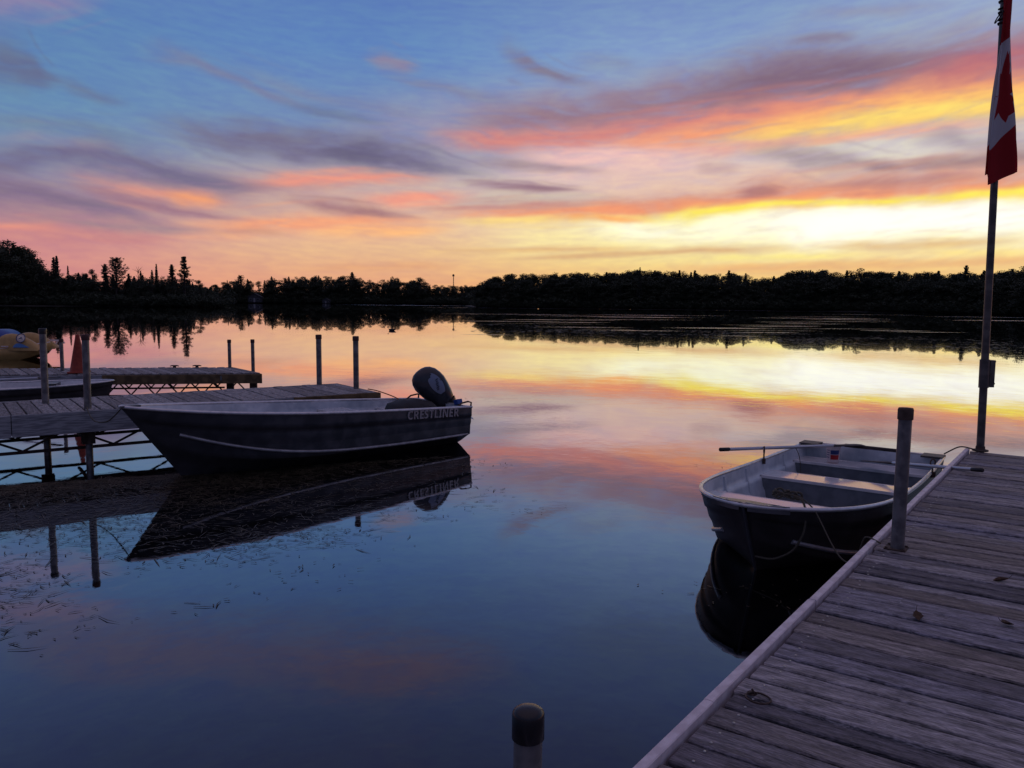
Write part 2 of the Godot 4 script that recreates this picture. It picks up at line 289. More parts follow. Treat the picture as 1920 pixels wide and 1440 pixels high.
func make_sky() -> Image:
	const W := 4096; const HH := 2048
	var low := PackedFloat32Array(); low.resize(512 * 256 * 3)
	var high := noise(5, 0.02, 4)
	for y in 256:
		var el := maxf(90.0 - (y + 0.5) * 180.0 / 256, 0.5)
		for x in 512:
			var az := (x + 0.5) * 360.0 / 512 - 180.0
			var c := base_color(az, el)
			# thin mauve cloud high overhead and all round, as the water mirrors it
			var rad := (90.0 - el)
			var w := clampf(high.get_noise_2d(cos(deg_to_rad(az)) * rad * 1.6, sin(deg_to_rad(az)) * rad * 1.6) * 1.4 + 0.1, 0, 1) * smoothstep(22.0, 40.0, el)
			c = c.lerp(Vector3(0.56, 0.46, 0.54), w * 0.5)
			var k := (y * 512 + x) * 3
			for n in 3: low[k + n] = c[n]
	var img := Image.create_from_data(512, 256, false, Image.FORMAT_RGBF, low.to_byte_array())
	var big := img.duplicate() as Image
	big.resize(W, HH, Image.INTERPOLATE_CUBIC)
	# the half ahead, with its streaks of cloud
	var deg := W / 360.0
	var x0 := int((180.0 - 56.0) * deg); var x1 := int((180.0 + 56.0) * deg)
	var y0 := int((90.0 - 42.0) * deg); var y1 := HH / 2
	var w_ := x1 - x0; var h_ := y1 - y0
	var a := big.get_region(Rect2i(x0, y0, w_, h_)).get_data().to_float32_array()
	var warp := PackedFloat32Array(); warp.resize(w_ * h_)
	var fine := PackedFloat32Array(); fine.resize(w_ * h_)
	var n1 := noise(11, 1.0, 3); var n2 := noise(12, 1.0, 5); var n3 := noise(13, 1.0, 5)
	for y in h_:
		var el := 90.0 - (y0 + y + 0.5) / deg
		for x in w_:
			var az := (x0 + x + 0.5) / deg - 180.0
			var e := el - az * az * 0.0022
			var d := n1.get_noise_2d(az * 0.05, e * 0.25) * 0.6
			warp[y * w_ + x] = d + 0.42 * n2.get_noise_2d(az * 0.24, e * 0.8 + d)
			fine[y * w_ + x] = n3.get_noise_2d(az * 0.2 + 40.0, e * 1.5 + d * 3.0)
	# each streak is drawn with thin filaments of its own beside it
	var drawn := []
	rng.seed = 17
	for s in STREAKS:
		drawn.append(s)
		var m: int = (s.size() - 6) / 3
		if s[8] > 1.4 or s[0] > 250.0: continue
		for c in 5:
			var u0 := rng.randf_range(0.0, 0.6); var u1 := u0 + rng.randf_range(0.25, 0.55)
			var side := rng.randfn() * 1.25; var slope := rng.randfn() * 0.3
			var row := [s[0], s[1], s[2], s[3] * rng.randf_range(0.2, 0.42), 1.0, 1.0]
			for i in 6:
				var u := clampf(lerpf(u0, u1, i / 5.0), 0.0, 1.0) * (m - 1)
				var k := mini(int(u), m - 2)
				var f := u - k
				var at := 6 + k * 3
				var hw: float = lerpf(s[at + 2], s[at + 5], f)
				row.append_array([lerpf(s[at], s[at + 3], f) + i * 0.01, lerpf(s[at + 1], s[at + 4], f) + hw * (side + slope * (i / 5.0 - 0.5)), maxf(hw * rng.randf_range(0.14, 0.3), 0.07)])
			drawn.append(row)
	for s in drawn:
		var n: int = (s.size() - 6) / 3
		var col := Vector3(s[0], s[1], s[2]) / 255.0
		var azs := []; var els := []; var hws := []
		for i in n:
			azs.append(s[6 + i * 3]); els.append(s[7 + i * 3]); hws.append(s[8 + i * 3])
		var az0: float = azs[0]; var az1: float = azs[n - 1]
		var fade := minf((az1 - az0) * 0.36, 7.0)
		var i := 0
		for x in range(maxi(0, int((az0 + 180.0) * deg) - x0), mini(w_, int((az1 + 180.0) * deg) - x0)):
			var az := (x0 + x + 0.5) / deg - 180.0
			while i < n - 2 and az > azs[i + 1]: i += 1
			var u: float = clampf((az - azs[i]) / (azs[i + 1] - azs[i]), 0, 1)
			var us := u * u * (3 - 2 * u)
			var el: float = lerpf(els[i], els[i + 1], lerpf(u, us, 0.5)); var hw: float = lerpf(hws[i], hws[i + 1], u)
			var end: float = s[3] * smoothstep(0.0, fade, az - az0) * smoothstep(0.0, fade, az1 - az)
			var wa := minf(hw * 1.1, 0.85)
			var ya := int((90.0 - el - hw * 2.2 * s[4] - wa) * deg) - y0
			var yb := int((90.0 - el + hw * 2.2 * s[5] + wa) * deg) - y0
			for y in range(maxi(ya, 0), mini(yb, h_)):
				var k := y * w_ + x
				var d: float = ((90.0 - (y0 + y + 0.5) / deg) + warp[k] * wa - el) / hw
				d /= s[4] if d > 0.0 else s[5]
				var o: float = end * exp(-pow(absf(d), 2.0) * 1.05) * clampf(0.97 + fine[k] * 0.7, 0.0, 1.0)
				k *= 3
				a[k] += (col.x - a[k]) * o
				a[k + 1] += (col.y - a[k + 1]) * o
				a[k + 2] += (col.z - a[k + 2]) * o
	# thin wisps everywhere, then to linear light
	var n4 := noise(14, 1.0, 4)
	for y in h_:
		for x in w_:
			var k := y * w_ + x
			var az := (x0 + x + 0.5) / deg - 180.0
			var el := 90.0 - (y0 + y + 0.5) / deg - az * az * 0.0022
			var f := 1.0 + fine[k] * 0.05 + n4.get_noise_2d(az * 0.55 + warp[k] * 1.5, el * 3.2) * 0.045
			k *= 3
			a[k] = pow(maxf(a[k] * (1.0 + (f - 1.0) * 0.8), 0.0), 2.2)
			a[k + 1] = pow(maxf(a[k + 1] * f, 0.0), 2.2)
			a[k + 2] = pow(maxf(a[k + 2], 0.0), 2.2)
	var front := Image.create_from_data(w_, h_, false, Image.FORMAT_RGBF, a.to_byte_array())
	for k in low.size(): low[k] = pow(low[k], 2.2)
	img = Image.create_from_data(512, 256, false, Image.FORMAT_RGBF, low.to_byte_array())
	img.resize(W, HH, Image.INTERPOLATE_CUBIC)
	img.blit_rect(front, Rect2i(0, 0, w_, h_), Vector2i(x0, y0))
	# the panorama starts at due ahead
	var out := Image.create(W, HH, false, Image.FORMAT_RGBF)
	out.blit_rect(img, Rect2i(W / 2, 0, W / 2, HH), Vector2i(0, 0))
	out.blit_rect(img, Rect2i(0, 0, W / 2, HH), Vector2i(W / 2, 0))
	return out

# ---------------------------------------------------------------- materials
# weathered board, 2.4 m along u and 0.6 m along v
func wood(called: String, seed_: int, dark: Color, pale: Color) -> StandardMaterial3D:
	const W := 1024; const HH := 512
	var px := PackedByteArray(); px.resize(W * HH * 3)
	var bump := Image.create(W, HH, false, Image.FORMAT_L8)
	var broad := noise(seed_, 1.0, 3); var grain := noise(seed_ + 1, 1.0, 3); var fibre := noise(seed_ + 2, 1.0, 2); var stain := noise(seed_ + 3, 1.0, 4)
	var r := RandomNumberGenerator.new(); r.seed = seed_
	var knots := []
	for i in 9: knots.append(Vector3(r.randf() * W, r.randf() * HH, r.randf_range(5, 11)))
	for y in HH:
		for x in W:
			var bend := broad.get_noise_2d(x * 0.004, y * 0.012) * 14.0
			var knot := 0.0
			for k in knots:
				var dx: float = (x - k.x) * 0.45; var dy: float = y - k.y
				var q := dx * dx + dy * dy
				if q < 2500.0:
					bend += dy * 0.5 * exp(-q / (k.z * k.z * 6.0))
					knot = maxf(knot, exp(-q / (k.z * k.z)))
			var yy := y + bend
			var g := grain.get_noise_2d(x * 0.011, yy * 0.11)
			var f := fibre.get_noise_2d(x * 0.055, yy * 0.55)
			var s := stain.get_noise_2d(x * 0.011, y * 0.022)
			var crack := smoothstep(0.36, 0.6, fibre.get_noise_2d(x * 0.009 + 90.0, yy * 0.2))
			var v := clampf(0.52 + g * 0.34 + f * 0.46 + s * 0.36, 0.0, 1.0)
			v *= 1.0 - 0.4 * crack
			v *= 1.0 - 0.7 * knot
			var c := dark.lerp(pale, v)
			var k3 := (y * W + x) * 3
			px[k3] = int(clampf(c.r, 0, 1) * 255.0); px[k3 + 1] = int(clampf(c.g, 0, 1) * 255.0); px[k3 + 2] = int(clampf(c.b, 0, 1) * 255.0)
			bump.set_pixel(x, y, Color.from_hsv(0, 0, clampf(0.55 + g * 0.3 + f * 0.22 - crack * 0.5, 0, 1)))
	var m := mat(called, Color.WHITE, 0.72)
	m.albedo_texture = ImageTexture.create_from_image(Image.create_from_data(W, HH, false, Image.FORMAT_RGB8, px))
	bump.convert(Image.FORMAT_RGBA8)
	bump.bump_map_to_normal_map(3.0)
	m.normal_enabled = true
	m.normal_texture = ImageTexture.create_from_image(bump)
	m.normal_scale = 0.8
	return m

func make_materials() -> void:
	wood("grey_board", 21, lin(0.07, 0.066, 0.066), lin(0.64, 0.60, 0.60))
	wood("brown_board", 31, lin(0.05, 0.045, 0.044), lin(0.42, 0.38, 0.375))
	var tones := [Color(1.0, 0.99, 1.0), Color(0.9, 0.9, 0.95), Color(0.8, 0.79, 0.82), Color(0.95, 0.92, 0.9), Color(0.7, 0.69, 0.72)]
	for i in tones.size() * 2:
		var src: StandardMaterial3D = M.grey_board if i % 2 else M.brown_board
		var gb := mat("board_tone_%d" % i, tones[i / 2], 0.66 + 0.03 * (i % 5))
		gb.albedo_texture = src.albedo_texture
		gb.normal_enabled = true
		gb.normal_texture = src.normal_texture
		gb.normal_scale = 0.8
	worn("old_board", lin(0.2, 0.205, 0.22), lin(0.38, 0.385, 0.40), 0.75, 0.0, 1.0, 47, 0.03)
	M.old_board.uv1_scale = Vector3(0.5, 5.0, 0.5)
	worn("painted_rail", lin(0.66, 0.58, 0.60), lin(0.82, 0.74, 0.76), 0.55, 0.0, 1.3, 41, 0.03)
	worn("fresh_board", lin(0.10, 0.065, 0.03), lin(0.2, 0.13, 0.06), 0.8, 0.0, 0.9, 42)
	worn("dark_beam", lin(0.03, 0.026, 0.024), lin(0.07, 0.06, 0.055), 0.85, 0.0, 1.0, 43)
	worn("galvanised", lin(0.12, 0.12, 0.125), lin(0.24, 0.235, 0.235), 0.45, 0.5, 1.6, 44)
	worn("pole_paint", lin(0.07, 0.068, 0.064), lin(0.13, 0.125, 0.115), 0.4, 0.3, 1.2, 46)
	worn("rusty_steel", lin(0.05, 0.03, 0.022), lin(0.11, 0.075, 0.06), 0.75, 0.2, 2.0, 45)
	mat("black_plastic", lin(0.012, 0.012, 0.014), 0.32)
	mat("rust_cap", lin(0.07, 0.025, 0.02), 0.6)
	mat("steel", lin(0.45, 0.44, 0.43), 0.35, 0.9)
	# boats
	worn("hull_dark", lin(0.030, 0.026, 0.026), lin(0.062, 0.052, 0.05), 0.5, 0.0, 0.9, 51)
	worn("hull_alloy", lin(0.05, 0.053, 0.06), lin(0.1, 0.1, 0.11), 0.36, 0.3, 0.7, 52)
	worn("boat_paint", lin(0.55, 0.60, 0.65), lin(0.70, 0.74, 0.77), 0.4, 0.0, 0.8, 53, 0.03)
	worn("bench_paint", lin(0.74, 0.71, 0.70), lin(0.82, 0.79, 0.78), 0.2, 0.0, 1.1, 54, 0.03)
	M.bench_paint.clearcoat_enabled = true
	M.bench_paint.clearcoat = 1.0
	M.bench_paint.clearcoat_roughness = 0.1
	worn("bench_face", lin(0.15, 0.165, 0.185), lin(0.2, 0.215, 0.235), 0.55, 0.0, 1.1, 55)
	worn("gunwale_alloy", lin(0.6, 0.6, 0.61), lin(0.78, 0.77, 0.77), 0.34, 0.6, 2.0, 56)
	mat("alloy_oar", lin(0.6, 0.6, 0.62), 0.35, 0.75)
	worn("rope", lin(0.05, 0.044, 0.03), lin(0.13, 0.115, 0.085), 0.9, 0.0, 14.0, 57, 0.05)
	mat("orange_rope", lin(0.35, 0.09, 0.02), 0.8)
	worn("motor_cowl", lin(0.03, 0.032, 0.038), lin(0.04, 0.043, 0.05), 0.22, 0.0, 1.0, 58)
	mat("motor_decal", lin(0.22, 0.26, 0.34), 0.3, 0.2)
	mat("decal_mark", lin(0.02, 0.025, 0.04), 0.4)
	mat("black_cloth", lin(0.012, 0.012, 0.014), 0.7)
	mat("blue_plastic", lin(0.02, 0.07, 0.3), 0.4)
	worn("yellow_plastic", lin(0.46, 0.27, 0.085), lin(0.56, 0.34, 0.11), 0.45, 0.0, 1.0, 59)
	var wp := mat("white_plastic", lin(0.82, 0.78, 0.77), 0.35)
	wp.backlight_enabled = true
	wp.backlight = Color(1.0, 0.95, 0.95)
	mat("sky_sticker", lin(0.12, 0.3, 0.62), 0.4)
	mat("red_label", lin(0.45, 0.02, 0.025), 0.45)
	mat("blue_print", lin(0.03, 0.06, 0.2), 0.5)
	worn("cone_orange", lin(0.24, 0.022, 0.008), lin(0.34, 0.045, 0.015), 0.6, 0.0, 2.0, 60)
	# the shores
	worn("leaves", lin(0.02, 0.03, 0.014), lin(0.045, 0.06, 0.028), 0.7, 0.0, 0.15, 61, 0.05)
	M.leaves.uv1_world_triplanar = true
	worn("needles", lin(0.014, 0.022, 0.014), lin(0.028, 0.04, 0.024), 0.7, 0.0, 0.15, 62, 0.05)
	M.needles.uv1_world_triplanar = true
	worn("bark", lin(0.03, 0.022, 0.017), lin(0.06, 0.048, 0.04), 0.9, 0.0, 0.6, 63)
	worn("bank", lin(0.012, 0.014, 0.008), lin(0.025, 0.023, 0.015), 0.95, 0.0, 0.1, 64)
	worn("weed", lin(0.035, 0.03, 0.016), lin(0.09, 0.075, 0.045), 0.45, 0.0, 0.7, 65)
	worn("lily", lin(0.03, 0.04, 0.016), lin(0.06, 0.07, 0.03), 0.6, 0.0, 0.4, 66)
	worn("dry_leaf", lin(0.05, 0.028, 0.014), lin(0.11, 0.06, 0.03), 0.8, 0.0, 9.0, 67)
	worn("house_wall", lin(0.03, 0.032, 0.037), lin(0.05, 0.052, 0.06), 0.8, 0.0, 0.3, 68)
	mat("white_trim", lin(0.2, 0.2, 0.215), 0.6)
	mat("roof_shingle", lin(0.04, 0.04, 0.045), 0.85)
	mat("window_glass", lin(0.03, 0.035, 0.045), 0.08)
	mat("duck_feather", lin(0.035, 0.025, 0.018), 0.7)
	var lamp := mat("lamp_glow", lin(0.9, 0.75, 0.5), 0.5)
	lamp.emission_enabled = true
	lamp.emission = Color(1.0, 0.8, 0.5)
	lamp.emission_energy_multiplier = 3.0
	# still lake water: a mirror with the faintest swell
	var water := mat("water", lin(0.06, 0.067, 0.082), 0.012, 1.0)
	water.clearcoat_enabled = true
	water.clearcoat = 1.0
	water.clearcoat_roughness = 0.01
	water.normal_enabled = true
	water.normal_texture = ripple(71, 0.012, 0.5)
	water.normal_scale = 0.035
	water.uv1_scale = Vector3(1.0 / 14.0, 1.0 / 14.0, 1)
	var ruffled := mat("ruffled_water", lin(0.105, 0.115, 0.135), 0.12, 1.0)
	ruffled.clearcoat_enabled = true
	ruffled.clearcoat = 1.0
	ruffled.normal_enabled = true
	ruffled.normal_texture = water.normal_texture
	ruffled.normal_scale = 0.55
	ruffled.uv1_scale = Vector3(1.0 / 5.0, 1.0 / 5.0, 1)

func ripple(seed_: int, freq: float, gain: float) -> NoiseTexture2D:
	var t := NoiseTexture2D.new()
	t.width = 1024; t.height = 1024
	t.seamless = true
	t.as_normal_map = true
	t.bump_strength = 6.0
	t.noise = noise(seed_, freq, 5)
	t.noise.fractal_gain = gain
	return t

# ---------------------------------------------------------------- boards and posts
func plank_shape(l: float, w: float, th: float, variant: int) -> Mesh:
	var key := "%f %f %d" % [l, w, variant]
	if plank_shapes.has(key): return plank_shapes[key]
	var r := RandomNumberGenerator.new(); r.seed = 900 + variant
	var st := begin()
	flat(st)
	var rows := []
	var off := Vector2(r.randf(), r.randf())
	var n := 5
	for i in n + 1:
		var x := l * i / n
		if i == 0: x += r.randf_range(-0.008, 0.008)
		var a := w / 2 - r.randf() * 0.004; var b := w / 2 - r.randf() * 0.004
		var y := r.randf_range(-0.0025, 0.0025); var c := 0.006
		var dish := r.randf_range(-0.003, 0.002)
		var p := [Vector2(-a, -th), Vector2(-a, y - c), Vector2(-a + c, y), Vector2(0, y + dish), Vector2(b - c, y), Vector2(b, y - c), Vector2(b, -th)]
		var row := []
		for q: Vector2 in p: row.append([Vector3(x, q.y, q.x), Vector2(x / 2.4 + off.x, q.x / 0.6 + off.y + (q.y - y) * 0.6)])
		rows.append(row)
	for i in n:
		for k in 6:
			for v in [rows[i][k], rows[i + 1][k], rows[i + 1][k + 1], rows[i][k], rows[i + 1][k + 1], rows[i][k + 1]]:
				st.set_uv(v[1]); st.add_vertex(v[0])
		for v in [rows[i][6], rows[i + 1][6], rows[i + 1][0], rows[i][6], rows[i + 1][0], rows[i][0]]:
			st.set_uv(v[1]); st.add_vertex(v[0])
	for i in [0, n]:
		for k in range(1, 6):
			for v in [rows[i][0], rows[i][k], rows[i][k + 1]]:
				st.set_uv(v[1] + Vector2(v[0].z, v[0].y)); st.add_vertex(v[0])
	st.generate_normals()
	st.generate_tangents()
	plank_shapes[key] = st.commit()
	return plank_shapes[key]

func pipe_post(parent: Node, at: Vector3, top: float, rad: float, cap_m: Material, lean := Vector3.ZERO, bottom := -0.8) -> MeshInstance3D:
	var st := begin()
	tube(st, [at + Vector3(0, bottom, 0), at + Vector3(0, top, 0) + lean], [rad], 20)
	var p := obj("post", st, M.galvanised, parent)
	st = begin()
	var c := at + lean + Vector3(0, top, 0)
	lathe(st, [Vector2(rad * 1.13, -0.062), Vector2(rad * 1.15, -0.058), Vector2(rad * 1.15, -0.004), Vector2(rad * 1.05, 0.006), Vector2(0, 0.008)], 20, c)
	obj("cap", st, cap_m, p)
	return p

func rope_line(st: SurfaceTool, pts: Array, rad: float) -> void:
	var c := Curve3D.new()
	for i in pts.size():
		var t: Vector3 = (pts[mini(i + 1, pts.size() - 1)] - pts[maxi(i - 1, 0)]) / 6.0
		c.add_point(pts[i], -t, t)
	var out := []
	var l := c.get_baked_length()
	var n := clampi(int(l / 0.015), 10, 120)
	for i in n + 1: out.append(c.sample_baked(l * i / n))
	for pass_ in 14:
		var was := out.duplicate()
		for i in range(1, n): out[i] = (was[i - 1] + was[i] * 2.0 + was[i + 1]) / 4.0
	tube(st, out, [rad], 7)

# ---------------------------------------------------------------- the dock the camera stands on
func near_dock() -> void:
	var d := thing("boardwalk_dock", "weathered grey plank dock running out from the lower right corner", "dock", Vector3(4.561, 0, -8.215), deg_to_rad(-35.94))
	rng.seed = 3
	var z := 0.005
	var nails := begin()
	while z < 8.6:
		var pw := 0.1395 if rng.randf() < 0.72 else 0.098
		z += pw / 2
		var o := put("plank", plank_shape(2.35, pw, 0.036, rng.randi() % 12), M["board_tone_%d" % [1, 3, 5, 7, 9, 1, 3, 0, 2, 6][rng.randi() % 10]], d)
		o.position = Vector3(0.052, 0.52 + rng.randf_range(-0.003, 0.003), z)
		o.rotation = Vector3(rng.randf_range(-0.008, 0.008), rng.randf_range(-0.003, 0.003), 0)
		for s in [-0.035, 0.035]:
			for x in [0.075, 1.2, 2.3]:
				lathe(nails, [Vector2(0.0055, 0), Vector2(0.005, 0.002), Vector2(0, 0.0024)], 6, Vector3(0.052 + x + rng.randf_range(-0.012, 0.012), 0.5225, z + s + rng.randf_range(-0.008, 0.008)))
		z += pw / 2 + (rng.randf_range(0.010, 0.014) if rng.randf() < 0.55 else rng.randf_range(0.016, 0.022))
	var no := obj("nail_heads", nails, M.steel, d)
	no.set_meta("kind", "stuff")
	var cuts := [-0.01, 1.35, 2.76, 5.27, 6.55, 8.7]
	for i in cuts.size() - 1:
		var st := begin()
		var a: float = cuts[i] + 0.004; var b: float = cuts[i + 1] - 0.004
		var bump := rng.randf_range(-0.002, 0.003)
		bar(st, Vector3(0.016 + bump, 0.475, a), Vector3(0.016 + rng.randf_range(-0.003, 0.003), 0.475 + rng.randf_range(-0.003, 0.003), b), 0.038, 0.14)
		obj("edge_rail", st, M.painted_rail, d)
	for x in [0.11, 1.2, 2.3]:
		var st := begin()
		bar(st, Vector3(x, 0.40, 0.02), Vector3(x, 0.40, 8.65), 0.045, 0.16)
		obj("stringer", st, M.dark_beam, d)
	var st2 := begin()
	bar(st2, Vector3(0.04, 0.44, -0.022), Vector3(2.4, 0.44, -0.022), 0.038, 0.15)
	obj("end_board", st2, M.old_board, d)
	# standing pipe with its flange, and one in the water near the camera
	var p := pipe_post(d, Vector3(0.154, 0, 4.03), 1.372, 0.0385, M.rusty_steel, Vector3(0.01, 0, 0.0))
	st2 = begin()
	box(st2, Vector3(0.154, 0.527, 4.03), Vector3(0.12, 0.008, 0.11))
	for s in [Vector2(-0.048, -0.045), Vector2(0.048, -0.045), Vector2(0.048, 0.045), Vector2(-0.048, 0.045)]:
		lathe(st2, [Vector2(0.009, 0.004), Vector2(0.009, 0.012), Vector2(0, 0.012)], 6, Vector3(0.154 + s.x, 0.527, 4.03 + s.y))
	obj("flange", st2, M.rusty_steel, p)
	pipe_post(d, Vector3(2.2, 0, 4.0), 0.5, 0.0385, M.black_plastic)
	pipe_post(d, Vector3(2.2, 0, 0.3), 0.5, 0.0385, M.black_plastic)
	# mooring ring on its eye plate
	st2 = begin()
	lathe(st2, [Vector2(0.0, 0.006), Vector2(0.016, 0.005), Vector2(0.02, 0.0)], 12, Vector3(0.11, 0.522, 6.36))
	tube(st2, arc(Vector3(0.11, 0.524, 6.36), Vector3(0, 1, 0), Vector3(0.8, 0, 0.6), 0.014, 0, PI, 8), [0.004], 6)
	var eye := obj("ring_eye", st2, M.rusty_steel, d)
	st2 = begin()
	tube(st2, arc(Vector3(0.148, 0.531, 6.40), Vector3(0.7, 0.0, 0.7), Vector3(-0.7, 0.08, 0.7), 0.046, 0, TAU, 30), [0.0038], 7, false)
	obj("mooring_ring", st2, M.rusty_steel, eye)

func arc(c: Vector3, u: Vector3, v: Vector3, r: float, a0: float, a1: float, n: int) -> Array:
	var out := []
	for i in n + 1:
		var t := lerpf(a0, a1, float(i) / n)
		out.append(c + (u * cos(t) + v * sin(t)) * r)
	return out

func lone_post() -> void:
	var t := thing("mooring_post", "grey pipe post with black domed cap rising from water, bottom centre", "post", Vector3(0.05, 0, -2.1))
	var st := begin()
	tube(st, [Vector3(0, -1.0, 0), Vector3(0, 0.9, 0)], [0.0385], 28)
	obj("pipe", st, M.galvanised, t)
	st = begin()
	lathe(st, [Vector2(0.0405, 0.835), Vector2(0.0435, 0.838), Vector2(0.0435, 0.905), Vector2(0.041, 0.912), Vector2(0.033, 0.9185), Vector2(0.018, 0.923), Vector2(0, 0.9245)], 32)
	obj("cap", st, M.black_plastic, t)

func dead_leaves() -> void:
	var dock := Transform3D(Basis(Vector3.UP, deg_to_rad(-35.94)), Vector3(4.561, 0, -8.215))
	var spots := [[0.73, 4.33, 0.3, "curled brown dead leaf standing on dock planks, farthest of the three"], [0.47, 5.16, 1.9, "small dark dead leaf on dock planks nearest the painted rail"], [0.82, 5.01, 4.0, "flat dark dead leaf near the right edge of the photo"]]
	for s in spots:
		var st := begin()
		rng.seed = int(s[2] * 100)
		var rows := []
		for i in 7:
			var u := i / 6.0
			var w := 0.022 * sin(PI * pow(u, 0.8)) + 0.001
			var row := []
			for k in 5:
				var v := (k - 2) / 2.0
				row.append(Vector3((u - 0.5) * 0.075, 0.006 + 0.016 * v * v * sin(u * PI) + 0.022 * pow(u, 3.0) + rng.randf() * 0.003, w * v * (1.0 + rng.randf_range(-0.25, 0.25))))
			rows.append(row)
		grid(st, rows)
		tube(st, [Vector3(0.037, 0.03, 0), Vector3(0.05, 0.05, 0.004)], [0.0014, 0.001], 5)
		var o := obj("dead_leaf", st, M.dry_leaf)
		o.transform = dock * Transform3D(Basis(Vector3.UP, s[2]), Vector3(s[0], 0.519, s[1]))
		tag(o, s[3], "leaf", "dead leaves on the dock")

# ---------------------------------------------------------------- docks on the left
func truss(parent: Node, x0: float, x1: float, z: float, lo: float, hi: float, step: float) -> void:
	var st := begin()
	bar(st, Vector3(x0, lo, z), Vector3(x1, lo, z), 0.035, 0.035)
	obj("truss_chord", st, M.rusty_steel, parent)
	var x := x0 + 0.12; var up := true
	while x < x1 - step * 0.6:
		st = begin()
		var a := Vector3(x, lo + 0.012 if up else hi, z + (0.006 if up else -0.006)); var b := Vector3(x + step, hi if up else lo + 0.012, a.z)
		bar(st, a, b, 0.018, 0.026)
		obj("truss_brace", st, M.rusty_steel, parent)
		x += step; up = not up

func left_dock() -> void:
	var d := thing("pipe_dock", "grey plank pipe dock behind the moored motorboat at left", "dock", Vector3(-1.935, 0, -11.81), deg_to_rad(35.18))
	rng.seed = 8
	var x := -0.07
	while x > -7.5:
		var o := put("plank", plank_shape(1.42, 0.1395, 0.036, rng.randi() % 8), M.grey_board if rng.randf() < 0.5 else M.brown_board, d)
		o.position = Vector3(x, 0.66 + rng.randf_range(-0.004, 0.004), 0.0)
		o.rotation = Vector3(0, PI / 2 + rng.randf_range(-0.004, 0.004), 0)
		x -= 0.1395 + (rng.randf_range(0.005, 0.01) if rng.randf() < 0.7 else rng.randf_range(0.014, 0.024))
	for s in [[-7.5, -4.52, M.old_board], [-4.51, -1.25, M.old_board], [-1.24, 0.02, M.fresh_board]]:
		var st := begin()
		bar(st, Vector3(s[0], 0.532, 0.021), Vector3(s[1], 0.532, 0.021), 0.038, 0.25)
		obj("side_board", st, s[2], d)
	for s in [[-7.5, -3.6], [-3.59, 0.02]]:
		var st := begin()
		bar(st, Vector3(s[0], 0.532, -1.441), Vector3(s[1], 0.532, -1.441), 0.038, 0.25)
		obj("side_board", st, M.old_board, d)
	var st3 := begin()
	bar(st3, Vector3(0.023, 0.54, 0.035), Vector3(0.023, 0.54, -1.455), 0.038, 0.22)
	obj("end_board", st3, M.fresh_board, d)
	truss(d, -7.4, -0.1, -0.22, 0.19, 0.43, 0.48)
	truss(d, -7.4, -0.1, -1.2, 0.19, 0.43, 0.48)
	for s in [-6.2, -3.7, -0.2]:
		var st := begin()
		bar(st, Vector3(s, 0.24, -0.2), Vector3(s, 0.24, -1.22), 0.035, 0.035)
		obj("cross_bar", st, M.rusty_steel, d)
	var posts := [[-4.08, -0.97, 1.589, M.black_plastic, Vector3(0.02, 0, -0.03)], [-3.72, -0.17, 1.539, M.rust_cap, Vector3(0.02, 0, -0.02)], [-0.31, -1.38, 1.428, M.rust_cap, Vector3.ZERO], [-0.06, -0.575, 1.432, M.rust_cap, Vector3.ZERO], [-7.2, -0.16, 1.53, M.rust_cap, Vector3.ZERO]]
	for p in posts:
		var o := pipe_post(d, Vector3(p[0], 0, p[1]), p[2], 0.041, p[3], p[4])
		var st := begin()
		box(st, Vector3(p[0], 0.42, p[1]), Vector3(0.14, 0.36, 0.12))
		obj("leg_sleeve", st, M.rusty_steel, o)
	# mooring line to the bow of the motorboat and one off the end
	var t := d.transform.affine_inverse()
	var st4 := begin()
	rope_line(st4, [t * Vector3(-5.06, 0.69, -9.78), t * Vector3(-4.9, 0.66, -9.5), t * Vector3(-4.68, 0.60, -9.2), t * Vector3(-4.4, 0.64, -8.95), t * Vector3(-4.17, 0.82, -8.80)], 0.007)
	var w: Node = obj("mooring_line", st4, M.rope)
	w.transform = d.transform
	tag(w, "thin rope sagging from the dock post to the motorboat bow", "rope")
	st4 = begin()
	rope_line(st4, [Vector3(0.0, 0.675, -0.30), Vector3(0.06, 0.665, -0.15), Vector3(0.2, 0.60, 0.05), t * Vector3(-1.52, 0.565, -11.55), t * Vector3(-1.36, 0.58, -11.4)], 0.008)
	w = obj("stern_line", st4, M.orange_rope)
	w.transform = d.transform
	tag(w, "orange rope from dock end to the motorboat stern", "rope")

